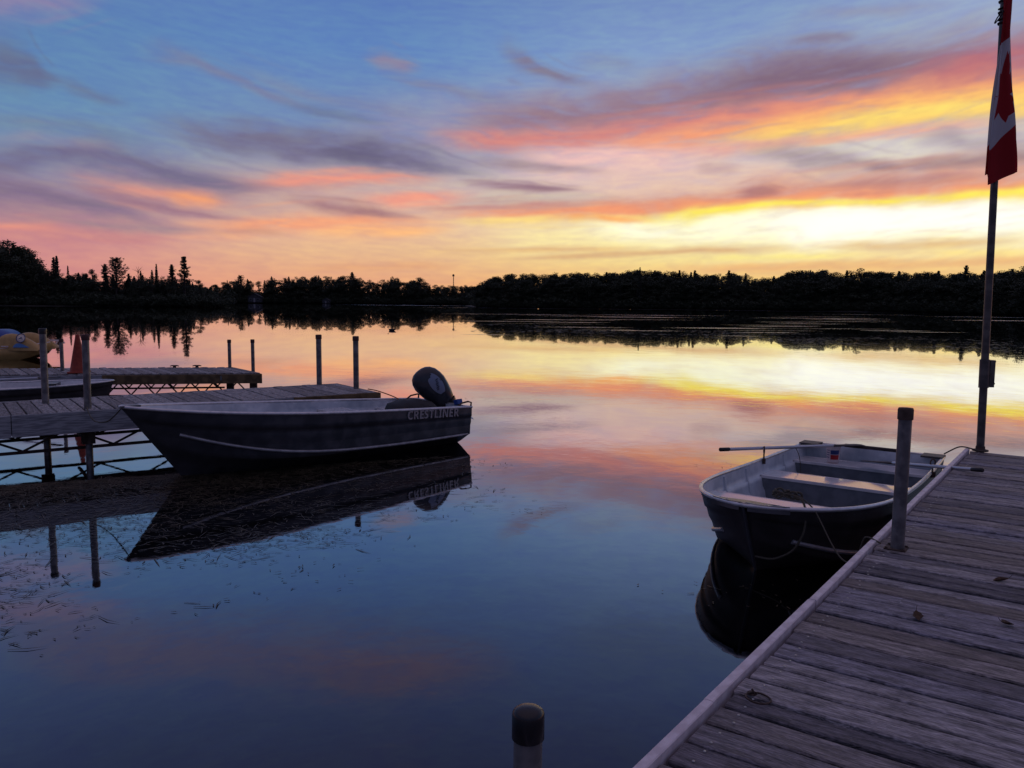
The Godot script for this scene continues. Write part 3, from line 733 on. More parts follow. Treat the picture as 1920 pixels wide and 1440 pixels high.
func back_dock() -> void:
	var d := thing("truss_dock", "farther grey dock on steel truss carrying the orange cone", "dock", Vector3(-4.999, 0, -16.343), deg_to_rad(9.96))
	rng.seed = 9
	var x := -0.06
	while x > -6.6:
		var o := put("plank", plank_shape(1.66, 0.1395, 0.036, rng.randi() % 6), M.grey_board if rng.randf() < 0.5 else M.brown_board, d)
		o.position = Vector3(x, 0.51 + rng.randf_range(-0.004, 0.004), 0.0)
		o.rotation = Vector3(0, deg_to_rad(116.9), 0)
		x -= 0.1566 + (rng.randf_range(0.006, 0.012) if rng.randf() < 0.7 else rng.randf_range(0.016, 0.026))
	for s in [[-6.6, -2.9, M.old_board], [-2.89, 0.05, M.fresh_board]]:
		var st := begin()
		bar(st, Vector3(s[0], 0.40, 0.07), Vector3(s[1], 0.40, 0.07), 0.038, 0.18)
		obj("side_board", st, s[2], d)
	var st2 := begin()
	bar(st2, Vector3(-7.2, 0.39, -1.54), Vector3(-0.78, 0.39, -1.54), 0.038, 0.2)
	obj("side_board", st2, M.old_board, d)
	st2 = begin()
	bar(st2, Vector3(0.03, 0.40, 0.06), Vector3(-0.72, 0.40, -1.52), 0.038, 0.19)
	obj("end_board", st2, M.fresh_board, d)
	st2 = begin()
	box(st2, Vector3(-0.72, 0.42, 0.092), Vector3(0.035, 0.09, 0.004))
	obj("tag_plate", st2, M.galvanised, d)
	truss(d, -6.5, -0.12, -0.04, 0.08, 0.33, 0.22)
	truss(d, -6.9, -0.9, -1.4, 0.08, 0.33, 0.22)
	for p in [[-3.89, -0.80, 1.139], [-0.79, -1.44, 1.091], [-0.205, -0.62, 1.136]]:
		var o := pipe_post(d, Vector3(p[0], 0, p[1]), p[2], 0.036, M.rust_cap)
		var st := begin()
		box(st, Vector3(p[0], 0.22, p[1]), Vector3(0.14, 0.44, 0.12))
		obj("leg_sleeve", st, M.rusty_steel, o)
	# two small cleats at the back edge
	for c in [-1.9, -1.45]:
		var st := begin()
		tube(st, [Vector3(c - 0.09, 0.542, -1.4), Vector3(c - 0.05, 0.552, -1.4), Vector3(c + 0.05, 0.552, -1.4), Vector3(c + 0.09, 0.542, -1.4)], [0.009, 0.013, 0.013, 0.009], 8)
		box(st, Vector3(c, 0.528, -1.4), Vector3(0.06, 0.035, 0.03))
		obj("cleat", st, M.rusty_steel, d)
	var cone := thing("traffic_cone", "faded orange traffic cone standing on the far left dock", "cone", Vector3(-8.39, 0.514, -15.98), 0.3)
	st2 = begin()
	lathe(st2, [Vector2(0.165, 0.03), Vector2(0.16, 0.036), Vector2(0.11, 0.31), Vector2(0.072, 0.52), Vector2(0.036, 0.725), Vector2(0.028, 0.742), Vector2(0.02, 0.74), Vector2(0.018, 0.7)], 28)
	obj("body", st2, M.cone_orange, cone)
	st2 = begin()
	box(st2, Vector3(0, 0.016, 0), Vector3(0.36, 0.03, 0.36), Basis.IDENTITY, 0.01)
	obj("base", st2, M.cone_orange, cone)

# ---------------------------------------------------------------- boats (origin at the stern on the waterline, +z to the bow)
func bow_t(p: Dictionary, s: float) -> float:
	return clampf((s - p.tb) / (1.0 - p.tb), 0.0, 1.0)

func hull_point(p: Dictionary, s: float, k: float) -> Vector3:
	var t := bow_t(p, s)
	var bg: float = p.b * lerpf(p.st, 1.0, sin(minf(s / p.tb, 1.0) * PI / 2)) * pow(maxf(1.0 - pow(t, p.p), 0.0), p.q)
	var yg: float = p.ys + (p.ym - p.ys) * s * 2.2 * (1.0 - s) * 1.8 + (p.yb - p.ys) * pow(s, 2.6)
	var yk: float = p.yk + p.fore * pow(t, 4.0)
	var bc: float = bg * lerpf(p.cb, p.cf, t * t)
	var yc: float = lerpf(p.yc, lerpf(yk, yg, 0.5), pow(t, 2.2))
	var v: Vector3
	if k < 0.35:
		var u := k / 0.35
		v = Vector3(bc * u, lerpf(yk, yc, pow(u, 1.35)), 0)
	else:
		var u := (k - 0.35) / 0.65
		v = Vector3(lerpf(bc, bg, pow(u, 0.85)), lerpf(yc, yg, u), 0)
		var f := fmod(u * 3.0, 1.0)
		if u < 0.999: v.x += p.lap * (1.0 - f) * minf(bg * 6.0, 1.0)
	v.z = s * p.l - p.rake * (yg - v.y) * t * t
	return v

func inner_point(p: Dictionary, s: float, k: float) -> Vector3:
	var v := hull_point(p, s, k)
	v.x = maxf(v.x - 0.016, 0.0)
	v.y += 0.02 * (1.0 - k)
	v.z = minf(v.z, p.l - 0.03)
	return v

const KS := [0.0, 0.12, 0.24, 0.34, 0.352, 0.42, 0.5, 0.56, 0.566, 0.64, 0.72, 0.782, 0.788, 0.86, 0.94, 1.0]

func stations(n: int) -> Array:
	var out := []
	for i in n + 1:
		var u := float(i) / n
		out.append(1.0 - pow(1.0 - u, 1.7))
	return out

func build_hull(t: Node3D, p: Dictionary, outside: Material, inside: Material, rim: Material, face: Material, top: Material) -> Node3D:
	var ss := stations(34)
	var st := begin()
	for side in [1.0, -1.0]:
		var rows := []
		for s in ss:
			var row := []
			for k in KS: row.append(hull_point(p, s, k) * Vector3(side, 1, 1))
			rows.append(row)
		grid(st, rows)
	flat(st)
	for i in KS.size() - 1:
		var a := hull_point(p, 0, KS[i]); var b := hull_point(p, 0, KS[i + 1])
		quad(st, a, b, b * Vector3(-1, 1, 1), a * Vector3(-1, 1, 1))
	var hull := obj("hull", st, outside, t)
	st = begin()
	for side in [1.0, -1.0]:
		var rows := []
		for s in ss:
			var row := []
			for k in KS: row.append(inner_point(p, maxf(s, 0.012), k) * Vector3(side, 1, 1))
			rows.append(row)
		grid(st, rows)
	flat(st)
	for i in KS.size() - 1:
		var a := inner_point(p, 0.012, KS[i]); var b := inner_point(p, 0.012, KS[i + 1])
		quad(st, a, b, b * Vector3(-1, 1, 1), a * Vector3(-1, 1, 1))
	obj("inner_side", st, inside, t)
	st = begin()
	for side in [1.0, -1.0]:
		var pts := []
		for s in ss: pts.append(hull_point(p, s, 1.0) * Vector3(side, 1, 1) + Vector3(-0.004 * side, 0.004, 0))
		tube(st, pts, [p.rim], 10)
	obj("gunwale", st, rim, t)
	st = begin()
	var w := hull_point(p, 0, 1.0)
	bar(st, Vector3(-w.x, w.y + 0.002, 0.015), Vector3(w.x, w.y + 0.002, 0.015), 0.045, 0.028)
	obj("transom_cap", st, rim, t)
	if p.has("rail"):
		st = begin()
		for side in [1.0, -1.0]:
			var pts := []
			for i in 31:
				var s := lerpf(0.01, p.rail_end, i / 30.0)
				var k := lerpf(p.rail, p.rail_bow, pow(i / 30.0, 3.0))
				pts.append(hull_point(p, s, k) * Vector3(side, 1, 1) + Vector3(0.006 * side, 0, 0))
			tube(st, pts, [0.014, 0.017, 0.017, 0.018], 10)
		obj("spray_rail", st, M.rail_alloy, t)
	for b in p.benches:
		bench(t, p, b[0], b[1], b[2], face, top)
	return hull

func inside_half(p: Dictionary, z: float, y: float) -> float:
	var s: float = z / p.l
	for i in 3:
		var t := bow_t(p, s)
		s = clampf((z + p.rake * maxf(hull_point(p, s, 1.0).y - y, 0.0) * t * t) / p.l, 0.0, 0.999)
	var last := inner_point(p, s, 0.0)
	for i in range(1, 41):
		var v := inner_point(p, s, i / 40.0)
		if v.y >= y:
			return lerpf(last.x, v.x, clampf((y - last.y) / maxf(v.y - last.y, 1e-4), 0, 1))
		last = v
	return last.x

func bench(t: Node3D, p: Dictionary, z0: float, z1: float, y: float, face: Material, top: Material) -> void:
	var st := begin()
	var rows := []
	var n := 6
	for i in n + 1:
		var z := lerpf(z0, z1, float(i) / n)
		var w := inside_half(p, z, y) + 0.004
		rows.append([Vector3(-w, y, z), Vector3(-w * 0.5, y, z), Vector3(0, y + 0.001, z), Vector3(w * 0.5, y, z), Vector3(w, y, z)])
	grid(st, rows, false)
	# turned-down lips
	var in_bow: bool = z1 > p.l * 0.85
	for e in ([[z0, -1.0]] if in_bow else [[z0, -1.0], [z1, 1.0]]):
		var w: float = inside_half(p, e[0], y - 0.02) + 0.003
		box(st, Vector3(0, y - 0.012, e[0] + e[1] * 0.004), Vector3(w * 2, 0.03, 0.009))
	var b := obj("bench", st, top, t)
	st = begin()
	flat(st)
	for z in ([z0] if in_bow else [z0, z1]):
		var prev := Vector3.ZERO
		for i in 15:
			var yy := lerpf(p.yk + 0.03, y - 0.01, i / 14.0)
			var w := inside_half(p, z, yy)
			var v := Vector3(w, yy, z)
			if i > 0: quad(st, prev, v, v * Vector3(-1, 1, 1), prev * Vector3(-1, 1, 1))
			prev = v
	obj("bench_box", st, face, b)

func oarlock(parent: Node, at: Vector3, turn: float) -> void:
	var st := begin()
	var b := Basis(Vector3.UP, turn)
	tube(st, [at + Vector3(0, -0.07, 0), at + Vector3(0, 0.03, 0)], [0.008], 8)
	box(st, at + Vector3(0, -0.045, 0), Vector3(0.03, 0.05, 0.06), b)
	tube(st, arc(at + Vector3(0, 0.066, 0), b * Vector3(0, 0, 1), Vector3(0, 1, 0), 0.034, 0, TAU, 22), [0.0065], 7, false)
	obj("oarlock", st, M.rusty_steel, parent)

func oar(label: String, where: Transform3D, a: Vector3, b: Vector3, flat_turn := 0.0) -> void:
	var t := thing("oar", label, "oar", Vector3.ZERO, 0, "oars of the rowboat")
	t.transform = where
	var d := (b - a).normalized()
	var l := (b - a).length()
	var st := begin()
	tube(st, [a + d * 0.11, b - d * 0.42], [0.0165, 0.0165], 14)
	obj("shaft", st, M.alloy_oar, t)
	st = begin()
	tube(st, [a, a + d * 0.005, a + d * 0.115, a + d * 0.12], [0.013, 0.019, 0.019, 0.0175], 14)
	obj("grip", st, M.black_plastic, t)
	st = begin()
	var side := d.cross(Vector3.UP).normalized().rotated(d, flat_turn)
	var up := side.cross(d)
	var rows := []
	for i in 9:
		var u := i / 8.0
		var w := lerpf(0.018, 0.07, smoothstep(0.0, 0.55, u)) * (1.0 if u < 0.9 else 0.85)
		var th := lerpf(0.014, 0.005, u)
		var c := b - d * 0.44 * (1.0 - u)
		rows.append([c - side * w, c + up * th, c + side * w, c - up * th, c - side * w])
	grid(st, rows)
	obj("blade", st, M.brown_blade if M.has("brown_blade") else M.black_plastic, t)

func rowboat() -> void:
	var yaw := deg_to_rad(-35.94)
	var z := Vector3(sin(yaw), 0, cos(yaw)); var x := Vector3(cos(yaw), 0, -sin(yaw))
	var at := Vector3(4.561, 0, -8.215) + x * -0.885 + z * -0.04
	var t := thing("rowboat", "small open aluminium rowboat moored against the near dock", "boat", at, yaw + deg_to_rad(-0.6))
	var p := {"l": 3.72, "b": 0.75, "st": 0.93, "tb": 0.5, "p": 2.9, "q": 0.62, "ys": 0.43, "ym": 0.41, "yb": 0.55, "yk": -0.13, "fore": 0.1, "cb": 0.84, "cf": 0.72, "yc": -0.02, "lap": 0.016, "rake": 0.55, "rim": 0.017, "rail": 0.37, "rail_bow": 0.50, "rail_end": 0.955,
		"benches": [[0.17, 0.46, 0.30], [1.10, 1.40, 0.29], [2.62, 3.45, 0.36]]}
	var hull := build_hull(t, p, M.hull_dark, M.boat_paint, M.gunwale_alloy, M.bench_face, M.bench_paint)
	# breasthook over the stem with its bolts
	var st := begin()
	var rows := []
	for i in 6:
		var s := lerpf(0.962, 0.9995, i / 5.0)
		var v := hull_point(p, s, 1.0)
		rows.append([Vector3(-v.x - 0.012, v.y - 0.035, v.z + 0.01), Vector3(-v.x - 0.008, v.y + 0.02, v.z + 0.006), Vector3(0, v.y + 0.026, v.z + 0.006), Vector3(v.x + 0.008, v.y + 0.02, v.z + 0.006), Vector3(v.x + 0.012, v.y - 0.035, v.z + 0.01)])
	grid(st, rows, false)
	var hook := obj("bow_plate", st, M.hull_alloy, t)
	st = begin()
	for s in [0.972, 0.984]:
		for side in [-1.0, 1.0]:
			var v := hull_point(p, s, 1.0)
			lathe(st, [Vector2(0.008, 0), Vector2(0.006, 0.004), Vector2(0, 0.005)], 8, Vector3((v.x - 0.02) * side, v.y + 0.023, v.z))
	obj("bolts", st, M.steel, hook)
	# rivet lines along the sheer and pressed ribs on the inner sides
	st = begin()
	for side in [-1.0, 1.0]:
		for i in 46:
			var v := hull_point(p, 0.03 + i * 0.02, 0.93)
			lathe(st, [Vector2(0.005, 0), Vector2(0.0035, 0.003), Vector2(0, 0.0035)], 6, Vector3((v.x + 0.001) * side, v.y, v.z), Basis(Vector3.BACK, -PI / 2 * side))
	obj("rivets", st, M.hull_alloy, hull)
	st = begin()
	for side in [-1.0, 1.0]:
		for s in [0.2, 0.47, 0.62]:
			var rib := []
			for i in 12: rib.append((inner_point(p, s, lerpf(0.1, 0.97, i / 11.0)) - Vector3(0.004, 0, 0)) * Vector3(side, 1, 1))
			tube(st, rib, [0.012], 6)
	obj("ribs", st, M.boat_paint, t)
	# stem band
	st = begin()
	var pts := []
	for i in 12:
		pts.append(hull_point(p, 1.0, i / 11.0) + Vector3(0, 0, 0.004))
	tube(st, pts, [0.012], 8)
	obj("stem_band", st, M.hull_alloy, hull)
	# knees at the stern corners and a pad on one of them
	for side in [-1.0, 1.0]:
		st = begin()
		var v := hull_point(p, 0.02, 1.0)
		box(st, Vector3((v.x - 0.09) * side, v.y + 0.018, 0.12), Vector3(0.2, 0.02, 0.2))
		obj("transom_knee", st, M.hull_dark, t)
	st = begin()
	box(st, Vector3(0, 0.36, 0.02), Vector3(0.55, 0.2, 0.045))
	obj("motor_pad", st, M.dark_beam, t)
	var ll := Vector3(-0.72, 0.455, 1.29); var rl := Vector3(0.745, 0.455, 0.94)
	oarlock(t, ll, 0.45); oarlock(t, rl, -0.45)
	# rope over the bow
	st = begin()
	var coil := []
	for i in 60:
		var a := i * 0.33
		coil.append(Vector3(0.15 + cos(a) * (0.05 + 0.012 * sin(i * 1.7)), 0.585 + 0.02 * sin(i * 0.9) + 0.0004 * i, 3.37 + sin(a) * (0.05 + 0.01 * cos(i * 2.3))))
	tube(st, coil, [0.0085], 7)
	for c in [Vector3(0.235, 0.592, 3.36), Vector3(0.262, 0.586, 3.33)]:
		tube(st, arc(c, Vector3(1, 0.2, 0), Vector3(0, 1, 0.4), 0.028, 0, TAU, 14), [0.0095], 7, false)
	rope_line(st, [Vector3(0.20, 0.60, 3.38), Vector3(0.30, 0.592, 3.375), Vector3(0.355, 0.52, 3.43), Vector3(0.36, 0.36, 3.47), Vector3(0.30, 0.22, 3.50), Vector3(0.17, 0.14, 3.54), Vector3(0.02, 0.13, 3.50)], 0.0085)
	var w: Node = obj("rope_coil", st, M.rope)
	w.transform = t.transform
	tag(w, "knotted coil of dark rope lying over the rowboat bow", "rope")
	st = begin()
	rope_line(st, [Vector3(0.27, 0.59, 3.34), Vector3(0.40, 0.54, 3.42), Vector3(0.56, 0.36, 3.56), Vector3(0.70, 0.28, 3.72), Vector3(0.82, 0.36, 3.88), Vector3(0.875, 0.55, 3.97), Vector3(0.93, 0.553, 4.02), Vector3(0.99, 0.535, 4.045)], 0.0055)
	w = obj("mooring_line", st, M.rope)
	w.transform = t.transform
	tag(w, "thin mooring rope drooping from rowboat bow to the dock rail", "rope")
	st = begin()
	rope_line(st, [Vector3(0.70, 0.47, 0.06), Vector3(0.76, 0.51, 0.0), Vector3(0.83, 0.56, 0.0), Vector3(0.93, 0.555, 0.06), Vector3(1.02, 0.54, 0.10), Vector3(1.08, 0.54, 0.06)], 0.007)
	w = obj("stern_line", st, M.rope)
	w.transform = t.transform
	tag(w, "short rope tying rowboat stern to the flagpole foot", "rope")
	st = begin()
	rope_line(st, [Vector3(-0.62, 0.46, 0.62), Vector3(-0.58, 0.40, 0.62), Vector3(-0.55, 0.2, 0.63), Vector3(-0.55, 0.05, 0.64)], 0.004)
	w = obj("anchor_cord", st, M.rope)
	w.transform = t.transform
	tag(w, "thin dark cord hanging inside rowboat beside the oar", "cord")
	oar("aluminium oar on the water side of the rowboat, black grip outboard", t.transform, Vector3(-0.985, 0.565, 1.78), Vector3(-0.10, 0.475, 0.06))
	oar("aluminium oar with its black grip lying over the dock planks", t.transform, Vector3(1.2, 0.575, 1.34), Vector3(0.02, 0.37, 0.42))
	# small pail on the stern bench
	var k := thing("bucket", "small white plastic pail with red label on rowboat stern bench", "bucket", t.transform * Vector3(-0.31, 0.305, 0.34), yaw)
	st = begin()
	lathe(st, [Vector2(0.0, 0.004), Vector2(0.058, 0.002), Vector2(0.06, 0.006), Vector2(0.072, 0.165), Vector2(0.077, 0.168), Vector2(0.077, 0.178), Vector2(0.073, 0.178), Vector2(0.07, 0.16), Vector2(0.057, 0.012), Vector2(0, 0.01)], 28)
	obj("pail", st, M.white_plastic, k)
	st = begin()
	smooth(st)
	for i in 8:
		var a0 := -0.15 + i * 0.17; var a1 := a0 + 0.17
		var f := func(a: float, y: float) -> Vector3: return Vector3(sin(a), 0, cos(a)) * lerpf(0.0612, 0.0728, y / 0.165) + Vector3(0, y, 0)
		quad(st, f.call(a0, 0.035), f.call(a1, 0.035), f.call(a1, 0.085), f.call(a0, 0.085))
	obj("label_red", st, M.red_label, k)
	st = begin()
	for i in 8:
		var a0 := -0.15 + i * 0.17; var a1 := a0 + 0.17
		var f := func(a: float, y: float) -> Vector3: return Vector3(sin(a), 0, cos(a)) * lerpf(0.0612, 0.0728, y / 0.165) + Vector3(0, y, 0)
		quad(st, f.call(a0, 0.09), f.call(a1, 0.09), f.call(a1, 0.135), f.call(a0, 0.135))
	for y in [0.05, 0.075, 0.1, 0.125]:
		for i in 3:
			var a0: float = -0.95 + i * 0.2 + y; var a1 := a0 + 0.13
			var f := func(a: float, q: float) -> Vector3: return Vector3(sin(a), 0, cos(a)) * lerpf(0.0612, 0.0728, q / 0.165) + Vector3(0, q, 0)
			quad(st, f.call(a0, y), f.call(a1, y), f.call(a1, y + 0.012), f.call(a0, y + 0.012))
	obj("label_blue", st, M.blue_print, k)

func motorboat() -> void:
	var d := Vector3(-0.732, 0, 0.681).normalized()
	var t := thing("motorboat", "dark aluminium fishing boat with tilted outboard beside the left dock", "boat", Vector3(-0.956, 0, -11.683), atan2(d.x, d.z))
	var p := {"l": 4.37, "b": 0.70, "st": 0.86, "tb": 0.45, "p": 2.3, "q": 0.75, "ys": 0.525, "ym": 0.595, "yb": 0.83, "yk": -0.12, "fore": 0.06, "cb": 0.91, "cf": 0.6, "yc": 0.15, "lap": 0.012, "rake": 0.75, "rim": 0.018, "rail": 0.36, "rail_bow": 0.64, "rail_end": 0.915,
		"benches": [[0.45, 0.75, 0.46], [1.30, 1.64, 0.505], [2.35, 2.70, 0.535], [3.4, 3.95, 0.6]]}
	var hull := build_hull(t, p, M.hull_alloy, M.boat_paint, M.gunwale_alloy, M.bench_face, M.bench_paint)
	# raised letters on the side
	var tm := TextMesh.new()
	tm.text = "CRESTLINER"
	var f := SystemFont.new(); f.font_names = PackedStringArray(["Droid Sans"]); f.font_weight = 700
	tm.font = f
	tm.font_size = 32
	tm.pixel_size = 0.0048
	tm.depth = 0.012
	var a := hull_point(p, 0.035, 0.905); var b := hull_point(p, 0.29, 0.905)
	var along := (a - b).normalized()
	var lo := hull_point(p, 0.16, 0.82); var hi := hull_point(p, 0.16, 0.98)
	var up := (hi - lo).normalized()
	var out := along.cross(up).normalized()
	up = out.cross(along)
	var o := put("raised_lettering", tm, M.letter_alloy, hull)
	o.transform = Transform3D(Basis(along, up, out), hull_point(p, 0.16, 0.90) + out * 0.006)
	# bow handle, stern corner handle
	var st := begin()
	var v := hull_point(p, 0.985, 1.0)
	box(st, Vector3(0, v.y + 0.012, v.z - 0.03), Vector3(0.13, 0.02, 0.2))
	obj("bow_plate", st, M.hull_alloy, t)
	for side in [-1.0, 1.0]:
		st = begin()
		var q := hull_point(p, 0.02, 1.0)
		tube(st, [Vector3((q.x - 0.01) * side, q.y, 0.02), Vector3((q.x - 0.01) * side, q.y + 0.06, 0.01), Vector3((q.x - 0.03) * side, q.y + 0.075, 0.05), Vector3((q.x - 0.03) * side, q.y + 0.06, 0.17), Vector3((q.x - 0.02) * side, q.y + 0.01, 0.24)], [0.012], 8)
		obj("stern_handle", st, M.rusty_steel, t)
	# soft black bundle by the stern
	st = begin()
	var rows := []
	rng.seed = 77
	for i in 13:
		var u := i / 12.0
		var r := pow(maxf(sin(PI * u), 0.0), 0.35)
		var row := []
		for k in 17:
			var an := PI * 2 * k / 16.0
			var q := Vector2(cos(an), sin(an))
			q = Vector2(signf(q.x) * pow(absf(q.x), 0.7), signf(q.y) * pow(absf(q.y), 0.7))
			var bump := 1.0 + (0.06 * sin(i * 1.9 + k * 1.3) if k < 16 else 0.06 * sin(i * 1.9))
			row.append(Vector3(0.05 + q.x * 0.34 * r * bump, 0.46 + q.y * 0.17 * r * bump, 0.62 + (u - 0.5) * 0.72))
		rows.append(row)
	grid(st, rows)
	var w: Node = obj("gear_bag", st, M.black_cloth)
	w.transform = t.transform
	tag(w, "black cloth gear bag lying in the motorboat ahead of the outboard", "bag")
	outboard(t.transform)

func superoval(c: Vector3, rx: float, rz: float, n: int, e: float) -> Array:
	var row := []
	for k in n + 1:
		var a := TAU * (k % n) / n
		var q := Vector2(cos(a), sin(a))
		row.append(c + Vector3(signf(q.x) * pow(absf(q.x), e) * rx, 0, signf(q.y) * pow(absf(q.y), e) * rz))
	return row

func outboard(boat: Transform3D) -> void:
	var t := thing("outboard_motor", "dark outboard motor tilted up on the motorboat transom", "motor")
	t.transform = boat * Transform3D((Basis(Vector3.UP, -0.55) * Basis(Vector3.RIGHT, deg_to_rad(37))).scaled(Vector3.ONE * 1.02), Vector3(0.0, 0.50, -0.02))
	# cowl
	var st := begin()
	var rows := []
	for q in [[0.0, 0.10, 0.12, -0.02], [0.06, 0.122, 0.15, -0.02], [0.14, 0.14, 0.175, -0.02], [0.24, 0.152, 0.2, -0.015], [0.34, 0.155, 0.215, -0.01], [0.42, 0.148, 0.215, 0.0], [0.50, 0.132, 0.195, 0.005], [0.56, 0.105, 0.155, 0.01], [0.595, 0.07, 0.105, 0.012], [0.61, 0.03, 0.05, 0.012], [0.613, 0.001, 0.001, 0.012]]:
		rows.append(superoval(Vector3(0, q[0], q[3]), q[1], q[2], 32, 0.8))
	grid(st, rows)
	var cowl := obj("cowl", st, M.motor_cowl, t)
	# lighter panel on the side towards the camera, with dark marks
	for side in [1.0, -1.0]:
		st = begin()
		rows = []
		for i in 9:
			var u := i / 8.0
			var y := lerpf(0.18, 0.50, u)
			var hw := 0.085 * sqrt(maxf(sin(PI * lerpf(0.06, 0.97, u)), 0.0))
			var row := []
			for k in 7:
				var zz := -0.07 + (k - 3) / 3.0 * hw
				row.append(Vector3(side * (cowl_x(y, zz) + 0.003), y, zz))
			rows.append(row)
		grid(st, rows)
		var dec := obj("side_decal", st, M.motor_decal, cowl)
		st = begin()
		for i in 6:
			var y := 0.26 + i * 0.024
			var zz := -0.045 - 0.012 * i
			box(st, Vector3(side * (cowl_x(y, zz) + 0.005), y, zz), Vector3(0.004, 0.014, 0.05 if i % 2 else 0.035))
		obj("decal_mark", st, M.decal_mark, dec)
	# band under the cowl
	st = begin()
	rows = []
	for q in [[0.025, 0.12, 0.155], [-0.02, 0.11, 0.14], [-0.07, 0.08, 0.11], [-0.11, 0.055, 0.085]]:
		rows.append(superoval(Vector3(0, q[0], -0.02), q[1], q[2], 24, 0.8))
	grid(st, rows)
	obj("pan", st, M.black_plastic, t)
	# leg, cavitation plate, gearcase, propeller
	st = begin()
	rows = []
	for q in [[-0.10, 0.05, 0.08, -0.03], [-0.15, 0.035, 0.075, -0.04], [-0.22, 0.028, 0.075, -0.04], [-0.28, 0.03, 0.08, -0.04]]:
		rows.append(superoval(Vector3(0, q[0], q[3]), q[1], q[2], 20, 1.0))
	grid(st, rows)
	box(st, Vector3(0, -0.25, -0.06), Vector3(0.14, 0.012, 0.2))
	obj("leg", st, M.motor_cowl, t)
	st = begin()
	lathe(st, [Vector2(0, 0.16), Vector2(0.025, 0.13), Vector2(0.042, 0.05), Vector2(0.04, -0.06), Vector2(0.03, -0.13), Vector2(0, -0.14)], 18, Vector3(0, -0.32, -0.03), Basis(Vector3.RIGHT, PI / 2))
	box(st, Vector3(0, -0.28, -0.03), Vector3(0.03, 0.1, 0.12))
	obj("gearcase", st, M.motor_cowl, t)
	st = begin()
	for i in 3:
		var bb := Basis(Vector3.BACK, TAU * i / 3.0) * Basis(Vector3.UP, 0.5)
		box(st, Vector3(0, -0.32, -0.17) + Basis(Vector3.BACK, TAU * i / 3.0) * Vector3(0, 0.06, 0), Vector3(0.055, 0.09, 0.006), bb, 0.002)
	obj("propeller", st, M.steel, t)
	# clamp bracket and tiller
	st = begin()
	for x in [-0.07, 0.07]:
		bar(st, Vector3(x, -0.12, 0.05), Vector3(x, 0.0, 0.12), 0.02, 0.07)
		bar(st, Vector3(x, -0.06, 0.02), Vector3(x, -0.22, 0.09), 0.02, 0.05)
	obj("clamp_bracket", st, M.steel, t)
	st = begin()
	bar(st, Vector3(0.09, 0.0, 0.1), Vector3(0.11, 0.02, 0.32), 0.035, 0.035)
	tube(st, [Vector3(0.11, 0.02, 0.32), Vector3(0.115, 0.025, 0.45)], [0.019, 0.017], 12)
	obj("tiller", st, M.black_plastic, t)
	var o := Node3D.new()
	var bx := begin()
	box(bx, Vector3(0.34, 0.575, 0.03), Vector3(0.08, 0.07, 0.09), Basis(Vector3.BACK, 0.3))
	o.free()
	var w: Node = obj("fuel_box", bx, M.blue_plastic)
	w.transform = boat
	tag(w, "small blue box on the transom beside the outboard", "box")

func cowl_x(y: float, z: float) -> float:
	var rx := lerpf(0.15, 0.146, clampf((y - 0.14) / 0.28, 0, 1)) + 0.01 * sin(PI * clampf((y - 0.14) / 0.28, 0, 1))
	if y > 0.42: rx = lerpf(0.146, 0.13, (y - 0.42) / 0.06)
	var rz := 0.205 if y < 0.45 else 0.198
	var c := pow(clampf(absf(z + 0.01) / rz, 0.0, 1.0), 1.0 / 0.8)
	return rx * pow(sqrt(maxf(1.0 - c * c, 0.0)), 0.8)

func skiff() -> void:
	var d := Vector3(0.95, 0, -0.31).normalized()
	var at := Vector3(-7.35, 0, -15.2) - d * 3.9
	var t := thing("skiff", "small dark rowing skiff with pale inside between the left docks", "boat", at, atan2(d.x, d.z))
	var p := {"l": 3.9, "b": 0.7, "st": 0.86, "tb": 0.5, "p": 2.4, "q": 0.7, "ys": 0.40, "ym": 0.38, "yb": 0.45, "yk": -0.1, "fore": 0.08, "cb": 0.85, "cf": 0.6, "yc": 0.02, "lap": 0.012, "rake": 0.3, "rim": 0.017,
		"benches": [[0.3, 0.6, 0.27], [1.6, 1.9, 0.27], [3.0, 3.6, 0.32]]}
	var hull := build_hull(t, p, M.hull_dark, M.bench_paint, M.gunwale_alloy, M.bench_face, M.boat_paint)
	# a worn line of marks on the bow quarter
	var st := begin()
	rng.seed = 4
	for i in 14:
		var s := lerpf(0.72, 0.60, i / 13.0)
		var v := hull_point(p, s, 0.82)
		box(st, v + Vector3(0.004, 0, 0), Vector3(0.004, rng.randf_range(0.018, 0.034), 0.012 if i % 3 else 0.03), Basis.IDENTITY, 0.001)
	obj("worn_marks", st, M.galvanised, hull)
	st = begin()
	box(st, Vector3(-0.1, 0.36, 2.9), Vector3(0.4, 0.16, 0.22))
	obj("bow_box", st, M.black_plastic, t)
	oarlock(t, Vector3(0.70, 0.42, 1.75), 0.0)
	oarlock(t, Vector3(-0.70, 0.42, 1.75), 0.0)
	oar("blue grey oar lying across the pale skiff towards the cone", t.transform, Vector3(0.5, 0.44, 0.9), Vector3(-0.75, 0.60, 3.15))
	oar("oar at the left edge leaning from skiff to far dock", t.transform, Vector3(0.2, 0.44, 0.3), Vector3(-1.35, 0.66, 1.9))

